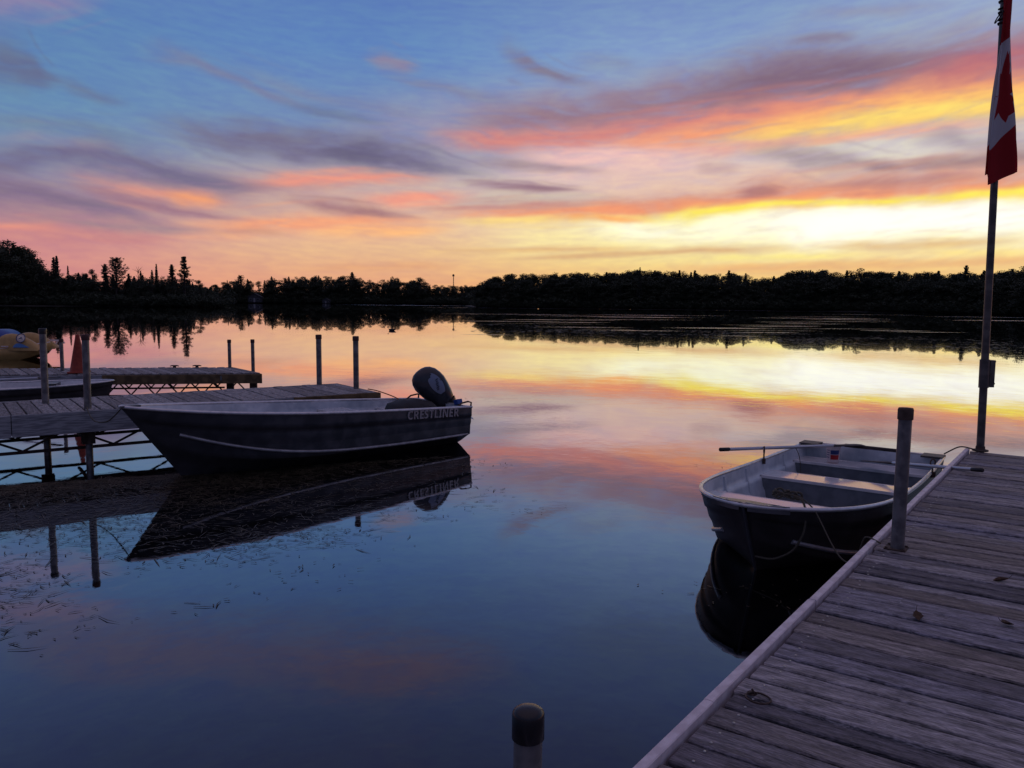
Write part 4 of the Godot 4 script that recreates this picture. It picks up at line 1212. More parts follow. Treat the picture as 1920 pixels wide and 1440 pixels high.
# ---------------------------------------------------------------- pedal boat, far left
func pedal_boat() -> void:
	var t := thing("pedal_boat", "tan yellow pedal boat with blue seat at far left", "boat", Vector3(-16.6, 0, -26.2), 0.0)
	# local +x towards the bow (right), z towards the camera
	var st := begin()
	var rows := []
	for i in 21:
		var u := i / 20.0
		var w := 0.75 * pow(maxf(1.0 - pow(u, 4.0), 0.0), 0.5)
		var top := 0.38 + 0.16 * pow(u, 3.0) - 0.06 * sin(PI * u)
		var bot := -0.1 + 0.36 * pow(u, 5.0)
		var x := -1.0 + 3.05 * u
		rows.append([Vector3(x - 0.12 * u, bot, -w * 0.8), Vector3(x, lerpf(bot, top, 0.5), -w * 1.02), Vector3(x, top - 0.03, -w), Vector3(x, top, -w * 0.94), Vector3(x, top - 0.015, 0), Vector3(x, top, w * 0.94), Vector3(x, top - 0.03, w), Vector3(x, lerpf(bot, top, 0.5), w * 1.02), Vector3(x - 0.12 * u, bot, w * 0.8)])
	grid(st, rows)
	var hull := obj("hull", st, M.yellow_plastic, t)
	st = begin()
	rows = []
	for i in 13:
		var u := i / 12.0
		rows.append([Vector3(-1.0 + 2.98 * u, 0.37 + 0.16 * pow(u, 3.0) - 0.06 * sin(PI * u), 0.765 * pow(maxf(1.0 - pow(u, 4.0), 0.0), 0.5)), Vector3(-1.0 + 2.98 * u, 0.40 + 0.16 * pow(u, 3.0) - 0.06 * sin(PI * u), 0.765 * pow(maxf(1.0 - pow(u, 4.0), 0.0), 0.5))])
	grid(st, rows)
	obj("rub_strip", st, M.white_plastic, hull)
	# wheel housing: a long hump over both sides
	for side in [1.0, -1.0]:
		st = begin()
		rows = []
		for i in 25:
			var u := i / 24.0
			var x := 0.42 + 1.55 * u
			var h := 0.34 + 0.48 * pow(maxf(sin(PI * pow(u, 0.78)), 0.0), 0.8)
			var row := []
			for k in 7:
				var a := PI * k / 6.0
				row.append(Vector3(x, 0.30 + (h - 0.30) * pow(maxf(sin(a), 0.0), 0.5), side * 0.48 + cos(a) * 0.2))
			rows.append(row)
		grid(st, rows)
		obj("wheel_housing", st, M.yellow_plastic, t)
	st = begin()
	lathe(st, [Vector2(0.0, 0.006), Vector2(0.12, 0.005), Vector2(0.125, 0.0)], 24, Vector3(1.45, 0.69, 0.663), Basis(Vector3.RIGHT, PI / 2 - 0.28))
	var badge := obj("round_badge", st, M.white_plastic, t)
	st = begin()
	tube(st, arc(Vector3(1.45, 0.69, 0.673), Vector3(1, 0, 0), Vector3(0, 0.96, -0.27), 0.135, 0, TAU, 28), [0.012], 6, false)
	box(st, Vector3(1.44, 0.695, 0.674), Vector3(0.11, 0.022, 0.012), Basis(Vector3.BACK, 0.5))
	box(st, Vector3(1.47, 0.675, 0.674), Vector3(0.08, 0.02, 0.012), Basis(Vector3.BACK, -0.4))
	obj("badge_ring", st, M.blue_print, badge)
	st = begin()
	flat(st)
	var outline := [Vector2(1.20, 0.40), Vector2(1.24, 0.47), Vector2(1.32, 0.52), Vector2(1.42, 0.53), Vector2(1.52, 0.50), Vector2(1.60, 0.46), Vector2(1.72, 0.40)]
	for i in range(1, 6):
		var q: Vector2 = outline[0]; var r: Vector2 = outline[i]; var s: Vector2 = outline[i + 1]
		tri(st, Vector3(q.x, q.y, 0.70), Vector3(r.x, r.y, 0.695), Vector3(s.x, s.y, 0.695))
	obj("wave_sticker", st, M.sky_sticker, t)
	# blue seat arch
	st = begin()
	rows = []
	for i in 13:
		var a := lerpf(-0.1, 2.2, i / 12.0)
		var c := Vector3(0.32 + cos(a) * 0.5, 0.30 + sin(a) * 0.52, 0)
		var n := Vector3(cos(a), sin(a), 0)
		rows.append([c + n * 0.0 + Vector3(0, 0, 0.62), c + n * 0.10 + Vector3(0, 0, 0.6), c + n * 0.12, c + n * 0.10 + Vector3(0, 0, -0.6), c + Vector3(0, 0, -0.62), c - n * 0.03, c + n * 0.0 + Vector3(0, 0, 0.62)])
	grid(st, rows)
	obj("seat", st, M.blue_plastic, t)
	st = begin()
	tube(st, [Vector3(0.86, 0.43, 0.72), Vector3(1.08, 0.43, 0.73)], [0.02], 8)
	obj("handle", st, M.white_plastic, t)
	# pale frame of the far float
	st = begin()
	tube(st, [Vector3(1.35, 0.5, -0.5), Vector3(1.6, 0.56, -0.5), Vector3(2.0, 0.56, -0.45), Vector3(2.25, 0.5, -0.3)], [0.03], 8)
	tube(st, [Vector3(1.65, 0.55, -0.5), Vector3(1.65, 0.44, -0.45)], [0.02], 6)
	tube(st, [Vector3(1.95, 0.55, -0.46), Vector3(1.95, 0.46, -0.4)], [0.02], 6)
	obj("bow_frame", st, M.white_plastic, t)

# ---------------------------------------------------------------- flagpole and flag
func flagpole() -> void:
	var foot := Vector3(4.70, 0.50, -8.20)
	var lean := Vector3(-0.013, 1, 0.0).normalized()
	var t := thing("flagpole", "tall grey metal flagpole standing at the end of the dock", "flagpole", foot)
	var st := begin()
	tube(st, [lean * -0.1, lean * 0.95], [0.037], 20)
	tube(st, [lean * 0.95, lean * 6.6], [0.036, 0.027], 20)
	obj("pole", st, M.pole_paint, t)
	st = begin()
	tube(st, [lean * 0.66, lean * 0.94], [0.047], 16)
	box(st, lean * 0.80 + Vector3(0.065, 0, 0.0), Vector3(0.05, 0.27, 0.06))
	var sl := obj("clamp_sleeve", st, M.pole_paint, t)
	st = begin()
	for y in [0.70, 0.92]:
		tube(st, [lean * y + Vector3(0.088, 0, 0.0), lean * y + Vector3(0.108, 0, 0.0)], [0.009], 8)
	obj("bolt", st, M.rusty_steel, sl)
	st = begin()
	lathe(st, [Vector2(0.075, 0.022), Vector2(0.075, 0.034), Vector2(0.045, 0.038), Vector2(0.042, 0.07)], 20)
	obj("foot_flange", st, M.rusty_steel, t)
	# rope lashings at the head of the flag
	st = begin()
	for i in 6:
		var c := lean * (4.14 + i * 0.05)
		tube(st, arc(c, Vector3(1, 0.25 * (1 if i % 2 else -1), 0), Vector3(0, 0, 1), 0.04, 0, TAU, 16), [0.008], 6, false)
	tube(st, arc(lean * 4.2 + Vector3(-0.05, 0, 0.02), Vector3(0.5, 1, 0), Vector3(0, 0.3, 1), 0.05, 0, TAU, 16), [0.006], 6, false)
	obj("lashing", st, M.black_cloth, t)
	# the flag: hangs limp, its fly folded round the pole; u runs down the cloth, v across it
	const TW := 512; const TH := 256
	var img := Image.create(TW, TH, false, Image.FORMAT_RGB8)
	var red := lin(0.42, 0.012, 0.02); var white := lin(0.66, 0.66, 0.68)
	img.fill(white)
	img.fill_rect(Rect2i(0, 0, TW / 4, TH), red)
	img.fill_rect(Rect2i(TW * 3 / 4, 0, TW / 4, TH), red)
	var leaf := PackedVector2Array()
	var half := [Vector2(0.02, -0.46), Vector2(0.0, -0.2), Vector2(0.26, -0.24), Vector2(0.23, -0.13), Vector2(0.46, 0.06), Vector2(0.40, 0.1), Vector2(0.43, 0.25), Vector2(0.28, 0.21), Vector2(0.25, 0.28), Vector2(0.13, 0.13), Vector2(0.17, 0.39), Vector2(0.09, 0.34), Vector2(0.0, 0.5)]
	for q: Vector2 in half: leaf.append(q)
	for i in range(half.size() - 2, -1, -1): leaf.append(Vector2(-half[i].x, half[i].y))
	for y in TH:
		for x in range(TW / 4, TW * 3 / 4):
			if Geometry2D.is_point_in_polygon(Vector2((x - TW / 2) / 210.0, (TH / 2 - y) / 210.0), leaf): img.set_pixel(x, y, red)
	var fm := mat("flag_cloth", Color.WHITE, 0.85)
	fm.albedo_texture = ImageTexture.create_from_image(img)
	fm.backlight_enabled = true
	fm.backlight = Color(0.75, 0.75, 0.75)
	st = begin()
	smooth(st)
	var n := 44; var mm := 36
	var rows := []
	for i in n + 1:
		var u := float(i) / n
		var h := 4.36 - 1.72 * u
		var left := lerpf(0.03, 0.125, smoothstep(0.0, 0.9, u)); var right := lerpf(0.028, 0.165, smoothstep(0.15, 1.0, u)) * 1.0
		var row := []
		for k in mm + 1:
			var v := float(k) / mm
			# three folds: from behind the pole to the right, over the front to the left, and back under
			var x: float; var z: float
			if v < 0.27:
				x = lerpf(-left, right * 0.8, v / 0.27); z = 0.045 + 0.012 * sin(v * 19.0 + u * 3.0)
			elif v < 0.73:
				x = lerpf(right * 0.8, -left, (v - 0.27) / 0.46); z = 0.105 + 0.016 * sin(v * 16.0 + u * 4.0)
			else:
				x = lerpf(-left, right, (v - 0.73) / 0.27); z = 0.072 + 0.01 * sin(v * 13.0)
			z += 0.012 * sin(u * 9.0 + v * 5.0)
			# the cloth hangs lower towards the left fold
			var drop := 0.10 * u * (1.0 if v < 0.05 else 0.0) + 0.13 * u * (x + left) / maxf(left + right, 0.01)
			row.append([lean * (h - (-drop)) + Vector3(x, -0.02 * u, z), Vector2(clampf(0.04 + u * 0.93 + (v - 0.5) * 0.03 + x * 0.45, 0.002, 0.998), lerpf(0.05, 0.95, v))])
		rows.append(row)
	for i in n:
		for k in mm:
			for q in [rows[i][k], rows[i][k + 1], rows[i + 1][k + 1], rows[i][k], rows[i + 1][k + 1], rows[i + 1][k]]:
				st.set_uv(q[1]); st.add_vertex(q[0])
	var fl: Node3D = obj("flag", st, fm)
	fl.position = foot
	tag(fl, "limp red and white maple leaf flag hanging from the pole", "flag")

# ---------------------------------------------------------------- trees (10 m tall, scaled when planted)
func leaf_cloud(st: SurfaceTool, c: Vector3, r: Vector3, n: int, size: float) -> void:
	flat(st)
	for i in n:
		var d := Vector3(rng.randfn(), rng.randfn(), rng.randfn()).normalized() * pow(rng.randf(), 0.45)
		var p := c + d * r
		var u := Vector3(rng.randfn(), rng.randfn() * 0.6, rng.randfn()).normalized() * size * rng.randf_range(0.6, 1.3)
		var v := u.cross(Vector3(rng.randfn(), rng.randfn(), rng.randfn())).normalized() * u.length() * rng.randf_range(0.4, 0.8)
		tri(st, p - u - v * 0.5, p + v, p + u - v * 0.4)

func two(trunk: SurfaceTool, crown: SurfaceTool, m: Material) -> Array:
	trunk.generate_normals(); crown.generate_normals()
	var a := trunk.commit(); var b := crown.commit()
	return [a, b, m]

func broad_tree(seed_: int, wide: float, start: float) -> Array:
	rng.seed = seed_
	var tr := begin(); var cr := begin()
	tube(tr, [Vector3(0, -0.4, 0), Vector3(0.05, 2.5, 0), Vector3(-0.05, 5.0, 0.1), Vector3(0.1, 8.6, 0)], [0.24, 0.18, 0.12, 0.03], 7)
	var k := 26
	for i in k:
		var h := rng.randf_range(start, 9.4)
		var f := (h - start) / (9.6 - start)
		var reach: float = wide * (0.35 + 0.75 * sin(PI * clampf(f * 0.8 + 0.18, 0, 1))) * rng.randf_range(0.35, 1.0)
		var a := rng.randf() * TAU
		var e := Vector3(cos(a) * reach, h, sin(a) * reach)
		tube(tr, [Vector3(0, h * 0.72, 0), e * Vector3(0.55, 0.93, 0.55), e], [0.07, 0.045, 0.015], 5)
		var s := rng.randf_range(0.65, 1.15)
		leaf_cloud(cr, e, Vector3(1.0, 0.72, 1.0) * s, 95, 0.17)
	leaf_cloud(cr, Vector3(0.1, 9.3, 0), Vector3(0.8, 0.6, 0.8), 90, 0.16)
	return two(tr, cr, M.leaves)

func spruce_tree(seed_: int, wide: float) -> Array:
	rng.seed = seed_
	var tr := begin(); var cr := begin()
	tube(tr, [Vector3(0, -0.4, 0), Vector3(0, 10.0, 0)], [0.2, 0.015], 6)
	var h := 0.9
	while h < 9.85:
		var f := (h - 0.9) / 9.0
		var reach := wide * pow(1.0 - f, 0.85) + 0.10
		var n := 7 if f < 0.7 else 5
		for i in n:
			var a := TAU * (i + rng.randf() * 0.6) / n
			var r := reach * rng.randf_range(0.65, 1.1)
			var tip := Vector3(cos(a) * r, h - 0.22 * r + rng.randf_range(-0.1, 0.1), sin(a) * r)
			tube(tr, [Vector3(0, h, 0), tip], [0.03, 0.01], 4, false)
			for q in 4:
				var u := (q + 0.7) / 4.0
				leaf_cloud(cr, Vector3(0, h, 0).lerp(tip, u), Vector3(0.2, 0.10, 0.2) * (0.5 + r * 0.55), 9, 0.13)
		h += 0.38 - 0.16 * f
	leaf_cloud(cr, Vector3(0, 9.75, 0), Vector3(0.08, 0.35, 0.08), 20, 0.09)
	return two(tr, cr, M.needles)

# tiered white pine: open whorls, tufts along the upper side of each limb
func pine_tree(seed_: int, start: float, wide: float, rise: float, fan: bool, bias := Vector3.ZERO) -> Array:
	rng.seed = seed_
	var tr := begin(); var cr := begin()
	tube(tr, [Vector3(0, -0.4, 0), Vector3(0.05, 5, 0), Vector3(bias.x * 0.3, 9.8, 0)], [0.3, 0.2, 0.07], 7)
	var h := start
	while h < 9.8:
		var f := (h - start) / (9.9 - start)
		var prof := sin(PI * clampf(0.25 + 0.72 * f, 0, 1)) if fan else lerpf(1.0, 0.16, f) * rng.randf_range(0.45, 1.15)
		var n := 5
		for i in n:
			var a := TAU * (i + rng.randf()) / n
			var dir := Vector3(cos(a), 0, sin(a)) + bias * 0.5
			var r := wide * prof * rng.randf_range(0.4, 1.2)
			var up := r * rise * (1.6 if fan else 1.0) * (0.4 + f)
			var tip := Vector3(bias.x * 0.3 * f, h, 0) + dir * r + Vector3(0, up, 0)
			if tip.y > 10.0: tip.y = 10.0 - rng.randf() * 0.2
			tube(tr, [Vector3(bias.x * 0.25 * f, h, 0), Vector3(0, h + up * 0.25, 0) + dir * r * 0.5, tip], [0.05, 0.035, 0.012], 5)
			for q in 5:
				var u := 0.42 + q * 0.145
				var c := Vector3(0, h + up * u * u, 0) + dir * r * u + Vector3(0, 0.07, 0)
				leaf_cloud(cr, c + Vector3(0, rng.randf_range(-0.1, 0.25), 0), Vector3(0.32, 0.18, 0.32) * (0.6 + 0.5 * u), 20, 0.12)
		h += rng.randf_range(0.28, 0.5) if fan else rng.randf_range(0.26, 0.62)
	leaf_cloud(cr, Vector3(bias.x * 0.3, 9.7, 0), Vector3(0.25, 0.25, 0.25), 26, 0.11)
	return two(tr, cr, M.needles)

func bare_tree(seed_: int) -> Array:
	rng.seed = seed_
	var tr := begin(); var cr := begin()
	tube(tr, [Vector3(0, -0.4, 0), Vector3(0.1, 6, 0), Vector3(-0.1, 9.0, 0)], [0.16, 0.1, 0.03], 6)
	for i in 22:
		var h := rng.randf_range(5.0, 8.8)
		var a := rng.randf() * TAU
		var r := rng.randf_range(0.5, 1.5)
		var tip := Vector3(cos(a) * r, h + rng.randf_range(0.6, 1.4), sin(a) * r)
		tube(tr, [Vector3(0, h, 0), tip * Vector3(0.6, 0.97, 0.6), tip], [0.04, 0.03, 0.01], 4)
		if i % 3 == 0: leaf_cloud(cr, tip, Vector3(0.2, 0.2, 0.2), 5, 0.08)
	return two(tr, cr, M.leaves)

func plant(kind: Array, called: String, label: String, x: float, z: float, h: float, turn: float, wide: float, group: String) -> void:
	var t := thing(called, label, "tree", Vector3(x, 0.15, -z), turn, group)
	var tr := put("trunk", kind[0], M.bark, t)
	var cr := put("crown", kind[1], kind[2], t)
	for o in [tr, cr]: o.scale = Vector3(h / 10.0 * wide, h / 10.0, h / 10.0 * wide)

# a wood that reads as one mass: copies of a few trees
func woodland(called: String, label: String, kinds: Array, profile: Array, per_metre: float, seed_: int, depth: float, front: float) -> void:
	var root := Node3D.new()
	root.name = called
	add_child(root)
	root.set_meta("label", label)
	root.set_meta("category", "forest")
	root.set_meta("kind", "stuff")
	kinds = kinds + [bush]
	var lists := []
	for k in kinds: lists.append([])
	rng.seed = seed_
	var run := [0.0]
	for i in range(3, profile.size(), 3):
		run.append(run[-1] + Vector2(profile[i] - profile[i - 3], profile[i + 1] - profile[i - 2]).length())
	var spot := func() -> Vector3:
		var d := rng.randf() * float(run[-1])
		var i := 0
		while i < run.size() - 2 and d > run[i + 1]: i += 1
		var f: float = (d - run[i]) / (run[i + 1] - run[i])
		return Vector3(lerpf(profile[i * 3], profile[i * 3 + 3], f), lerpf(profile[i * 3 + 1], profile[i * 3 + 4], f), lerpf(profile[i * 3 + 2], profile[i * 3 + 5], f))
	for i in int(run[-1] * per_metre):
		var q: Vector3 = spot.call()
		var row := rng.randf()
		var h: float
		var back: float
		if row < 0.4:
			h = q.z * rng.randf_range(0.86, 1.02); back = rng.randf_range(0, depth)
		elif row < 0.75:
			h = q.z * rng.randf_range(0.55, 0.85); back = -rng.randf_range(0.2, 0.75) * front
		else:
			h = q.z * rng.randf_range(0.28, 0.5); back = -rng.randf_range(0.7, 1.0) * front
		h = maxf(h, 1.6)
		var at := Vector2(q.x, q.y) * (1.0 + back / Vector2(q.x, q.y).length())
		var k := rng.randi() % (kinds.size() - 1)
		var w := rng.randf_range(0.85, 1.5) if row < 0.4 else rng.randf_range(1.2, 2.0)
		if kinds[k][2] == M.needles:
			w *= 0.9
			if row < 0.4: h *= rng.randf_range(0.94, 1.07)
		var b := Basis(Vector3.UP, rng.randf() * TAU).scaled(Vector3(h / 10.0 * w, h / 10.0, h / 10.0 * w))
		lists[k].append(Transform3D(b, Vector3(at.x, 0.1, -at.y)))
	# brush along the water's edge and under the back rows
	for i in int(run[-1] * 4.5):
		var q: Vector3 = spot.call()
		var h := rng.randf_range(1.3, 2.6) if i % 3 else rng.randf_range(2.4, 4.0)
		var w := rng.randf_range(0.9, 1.5)
		var back := -front * rng.randf_range(0.85, 1.05) if i % 3 else rng.randf_range(-2.0, depth)
		var at := Vector2(q.x, q.y) * (1.0 + back / Vector2(q.x, q.y).length())
		lists[kinds.size() - 1].append(Transform3D(Basis(Vector3.UP, rng.randf() * TAU).scaled(Vector3(h * w, h, h * w)), Vector3(at.x, 0.05, -at.y)))
	for k in kinds.size():
		for part in 2:
			var mm := MultiMesh.new()
			mm.transform_format = MultiMesh.TRANSFORM_3D
			mm.mesh = kinds[k][part]
			mm.instance_count = lists[k].size()
			for i in lists[k].size(): mm.set_instance_transform(i, lists[k][i])
			var o := MultiMeshInstance3D.new()
			o.name = "trunks" if part == 0 else "crowns"
			o.multimesh = mm
			o.material_override = M.bark if part == 0 else kinds[k][2]
			root.add_child(o, true)

# one metre of leafy brush
func brush(seed_: int) -> Array:
	rng.seed = seed_
	var tr := begin(); var cr := begin()
	for i in 5: tube(tr, [Vector3(0, -0.1, 0), Vector3(rng.randf_range(-0.4, 0.4), rng.randf_range(0.5, 0.9), rng.randf_range(-0.4, 0.4))], [0.02, 0.008], 4)
	for i in 12: leaf_cloud(cr, Vector3(rng.randf_range(-0.5, 0.5), rng.randf_range(0.1, 0.8), rng.randf_range(-0.5, 0.5)), Vector3(0.28, 0.22, 0.28), 40, 0.07)
	return two(tr, cr, M.leaves)

func land(called: String, edge: Array, inland: Array) -> void:
	var st := begin()
	var rows := []
	var n := edge.size()
	for i in n:
		var a: Vector3 = Vector3(edge[i].x, 0, edge[i].y); var b := Vector3(inland[i].x, 0, inland[i].y)
		rows.append([a + Vector3(0, -0.3, 0), a.lerp(b, 0.01) + Vector3(0, 0.12, 0), a.lerp(b, 0.06) + Vector3(0, 0.3, 0), a.lerp(b, 0.3) + Vector3(0, 0.6, 0), b + Vector3(0, 1.5, 0)])
	grid(st, rows)
	structure(called, st, M.bank)

func shores() -> void:
	land("wooded_point", [Vector2(-420, -120), Vector2(-160, -148), Vector2(-112, -157), Vector2(-75, -159), Vector2(-63, -161), Vector2(-59, -166), Vector2(-64, -178), Vector2(-110, -240)], [Vector2(-440, -330), Vector2(-240, -330), Vector2(-170, -300), Vector2(-120, -260), Vector2(-90, -215), Vector2(-80, -200), Vector2(-90, -200), Vector2(-140, -262)])
	land("far_shore", [Vector2(-150, -262), Vector2(-122, -278), Vector2(-66, -281), Vector2(-30, -283), Vector2(-8, -278), Vector2(10, -240)], [Vector2(-420, -560), Vector2(-300, -600), Vector2(-120, -640), Vector2(-20, -640), Vector2(120, -640), Vector2(200, -600)])
	land("east_shore", [Vector2(-14, -232), Vector2(-10, -204), Vector2(-6, -199), Vector2(2, -195), Vector2(41, -188), Vector2(60, -177), Vector2(73, -167), Vector2(80, -150), Vector2(86, -132), Vector2(120, -90), Vector2(300, -40)], [Vector2(60, -420), Vector2(120, -420), Vector2(150, -400), Vector2(180, -400), Vector2(240, -380), Vector2(280, -360), Vector2(320, -330), Vector2(340, -300), Vector2(360, -260), Vector2(420, -200), Vector2(520, -120)])
	var broad := [broad_tree(101, 2.6, 2.2), broad_tree(102, 3.1, 1.8), broad_tree(103, 2.2, 2.6)]
	var spruces := [spruce_tree(111, 1.7), spruce_tree(112, 2.3)]
	var pine := pine_tree(121, 3.4, 2.2, 0.25, false)
	var fan := pine_tree(122, 3.8, 2.5, 0.55, true)
	var tall := pine_tree(123, 3.6, 2.1, 0.12, false, Vector3(0.35, 0, 0))
	var dead := bare_tree(131)
	bush = brush(141)
	var on := "trees standing out on the wooded point"
	plant(broad[0], "broadleaf_tree", "tallest leafy tree at the left edge of the photo", -107.3, 170, 13.6, 0.3, 1.25, on)
	plant(broad[1], "broadleaf_tree", "large round leafy tree second from the left edge", -102.0, 168, 13.2, 1.3, 1.25, on)
	plant(broad[2], "broadleaf_tree", "leafy tree on the falling slope of the left tree group", -100.2, 171, 12.2, 2.1, 1.15, on)
	plant(broad[0], "broadleaf_tree", "lowest leafy tree at the right end of the left group", -96.8, 168, 10.4, 3.0, 1.1, on)
	plant(spruces[1], "cedar_tree", "ragged cedar just right of the big leafy trees", -91.2, 166, 9.5, 0.0, 0.9, on)
	plant(pine, "pine_tree", "thin pine top poking above the cedar's shoulder", -91.4, 167.5, 9.7, 1.1, 0.5, on)
	plant(spruces[0], "spruce_tree", "slim dark spruce left of the small leafy crown", -87.9, 165, 7.8, 0.7, 0.55, on)
	plant(broad[2], "broadleaf_tree", "small loose leafy crown between slim spruce and pines", -85.6, 170, 7.5, 0.4, 0.7, on)
	plant(pine, "pine_tree", "small pine close left of the fan shaped pine", -80.1, 164, 8.0, 2.0, 0.8, on)
	plant(fan, "pine_tree", "fan shaped white pine with wide open crown", -77.5, 163, 8.9, 0.5, 1.0, on)
	plant(spruces[1], "spruce_tree", "short spruce right of the fan shaped pine", -74.9, 168, 7.0, 1.9, 0.7, on)
	plant(dead, "bare_tree", "pale bare tree with thin twigs between the spruces", -73.6, 164, 7.9, 0.0, 1.0, on)
	plant(spruces[1], "spruce_tree", "spruce close right of the bare tree", -72.6, 168, 7.2, 0.3, 0.75, on)
	plant(spruces[0], "spruce_tree", "left one of the pair of pointed spruces", -72.2, 169, 7.8, 2.2, 0.55, on)
	plant(spruces[0], "spruce_tree", "right, taller one of the pair of pointed spruces", -70.4, 165, 8.3, 1.2, 0.6, on)
	plant(broad[1], "broadleaf_tree", "low round tree between pointed spruces and tall pine", -70.0, 170, 6.2, 0.9, 0.7, on)
	plant(pine, "pine_tree", "shorter pine close left of the tallest pine", -67.4, 165, 8.1, 4.0, 0.8, on)
	plant(tall, "pine_tree", "tallest lone pine at the tip of the wooded point", -63.8, 162, 9.6, 0.2, 0.95, on)
	plant(broad[2], "broadleaf_tree", "low leafy tree at the foot of the tallest pine", -62.4, 166, 5.3, 0.2, 0.9, on)
	var off := "trees standing out on the far shore"
	plant(fan, "pine_tree", "small fan topped pine at the left of the far shore", -92.8, 284, 8.8, 1.0, 0.8, off)
	plant(spruces[0], "spruce_tree", "narrow spruce left of the fan topped pine, far shore", -97.2, 284, 7.6, 1.0, 0.7, off)
	plant(broad[0], "broadleaf_tree", "tall leafy tree standing above the far shore cottages", -54.7, 284, 10.5, 1.0, 0.9, off)
	plant(broad[1], "broadleaf_tree", "dense leafy tree left of the wide see-through crown", -41.1, 284, 9.5, 0.0, 0.8, off)
	plant(broad[2], "broadleaf_tree", "wide see-through leafy crown left of the radio mast", -31.7, 284, 9.2, 2.0, 1.1, off)
	plant(spruces[0], "spruce_tree", "pointed spruce top above the middle of the right wood", 28.3, 186, 9.2, 2.0, 0.6, off)
	plant(broad[1], "broadleaf_tree", "broad domed tree topping the right wood", 74.2, 178, 9.3, 2.0, 1.1, off)
	plant(pine, "pine_tree", "small pine top just left of the flagpole", 83.5, 154, 8.6, 2.0, 0.7, off)
	woodland("point_wood", "dark mixed wood covering the point at left", [broad[0], broad[1], spruces[1], spruces[0]], SKYLINE_POINT, 5.2, 201, 14.0, 10.5)
	woodland("far_wood", "dark wood along the far shore at centre left", [broad[0], broad[1], broad[2], spruces[1]], SKYLINE_FAR, 3.2, 202, 10.0, 5.0)
	woodland("east_wood", "long dark wood along the right hand shore", [broad[0], broad[1], broad[2], broad[1], broad[0], broad[2], spruces[0]], SKYLINE_EAST, 6.5, 203, 8.0, 5.5)
	cottage("grey lakeside cottage half hidden under the far trees", Vector3(-86.4, 0.3, -279.5), 4.2, 0.1)
	cottage("small pale boathouse at the far waterline, centre left", Vector3(-62.6, 0.1, -280.0), 2.4, -0.1)
	# lit lamp on a post by the far water
	var lamp := thing("shore_lamp", "tiny lit lamp on a post on the far shore", "lamp", Vector3(-98.9, 0.2, -279.5))
	var st := begin()
	tube(st, [Vector3.ZERO, Vector3(0, 2.3, 0)], [0.05], 8)
	obj("post", st, M.bark, lamp)
	st = begin()
	lathe(st, [Vector2(0, 2.24), Vector2(0.14, 2.32), Vector2(0.17, 2.45), Vector2(0.12, 2.58), Vector2(0, 2.62)], 12)
	obj("bulb", st, M.lamp_glow, lamp)
	var li := OmniLight3D.new()
	li.name = "lamp_light"
	li.light_color = Color(1.0, 0.8, 0.5)
	li.light_energy = 0.6
	li.light_size = 0.15
	li.omni_range = 30.0
	li.omni_attenuation = 2.0
	li.shadow_enabled = true
	lamp.add_child(li)
	li.position = Vector3(0, 2.42, 0)
	# mast far behind the wood
	var mast := thing("radio_mast", "thin radio mast rising behind the far wood", "mast", Vector3(-30.6, 0, -430))
	st = begin()
	for a in 3:
		var o := Vector3(cos(TAU * a / 3.0), 0, sin(TAU * a / 3.0)) * 0.28
		tube(st, [o, o * 0.6 + Vector3(0, 13.4, 0)], [0.09], 5)
		for i in 12: tube(st, [o * lerpf(1, 0.6, i / 12.0) + Vector3(0, i * 1.1, 0), Vector3(cos(TAU * (a + 1) / 3.0), 0, sin(TAU * (a + 1) / 3.0)) * 0.24 + Vector3(0, i * 1.1 + 1.1, 0)], [0.03], 4)
	obj("lattice", st, M.rusty_steel, mast)
	st = begin()
	lathe(st, [Vector2(0.5, 13.4), Vector2(0.55, 13.5), Vector2(0.55, 14.3), Vector2(0.2, 14.5), Vector2(0, 14.6)], 10)
	obj("antenna_head", st, M.rusty_steel, mast)

func cottage(label: String, at: Vector3, w: float, turn: float) -> void:
	var t := thing("cottage", label, "cottage", at, turn)
	var h := w * 0.42
	var st := begin()
	box(st, Vector3(0, h / 2, 0), Vector3(w, h, w * 0.7))
	flat(st)
	for z in [-w * 0.35, w * 0.35]: tri(st, Vector3(-w / 2, h, z), Vector3(0, h + w * 0.26, z), Vector3(w / 2, h, z))
	obj("wall", st, M.house_wall, t)
	for side in [-1.0, 1.0]:
		st = begin()
		bar(st, Vector3(0, h + w * 0.285, 0), Vector3(side * w * 0.57, h - w * 0.01, 0), w * 0.8, 0.1)
		obj("roof", st, M.roof_shingle, t)
	for x in [-0.28, 0.28]:
		st = begin()
		box(st, Vector3(x * w, h * 0.55, w * 0.352), Vector3(w * 0.2, h * 0.45, 0.06))
		var f := obj("window", st, M.white_trim, t)
		st = begin()
		box(st, Vector3(x * w, h * 0.55, w * 0.358), Vector3(w * 0.16, h * 0.37, 0.06))
		obj("pane", st, M.window_glass, f)
	st = begin()
	box(st, Vector3(0, h * 0.4, w * 0.354), Vector3(w * 0.14, h * 0.78, 0.07))
	obj("door", st, M.white_trim, t)

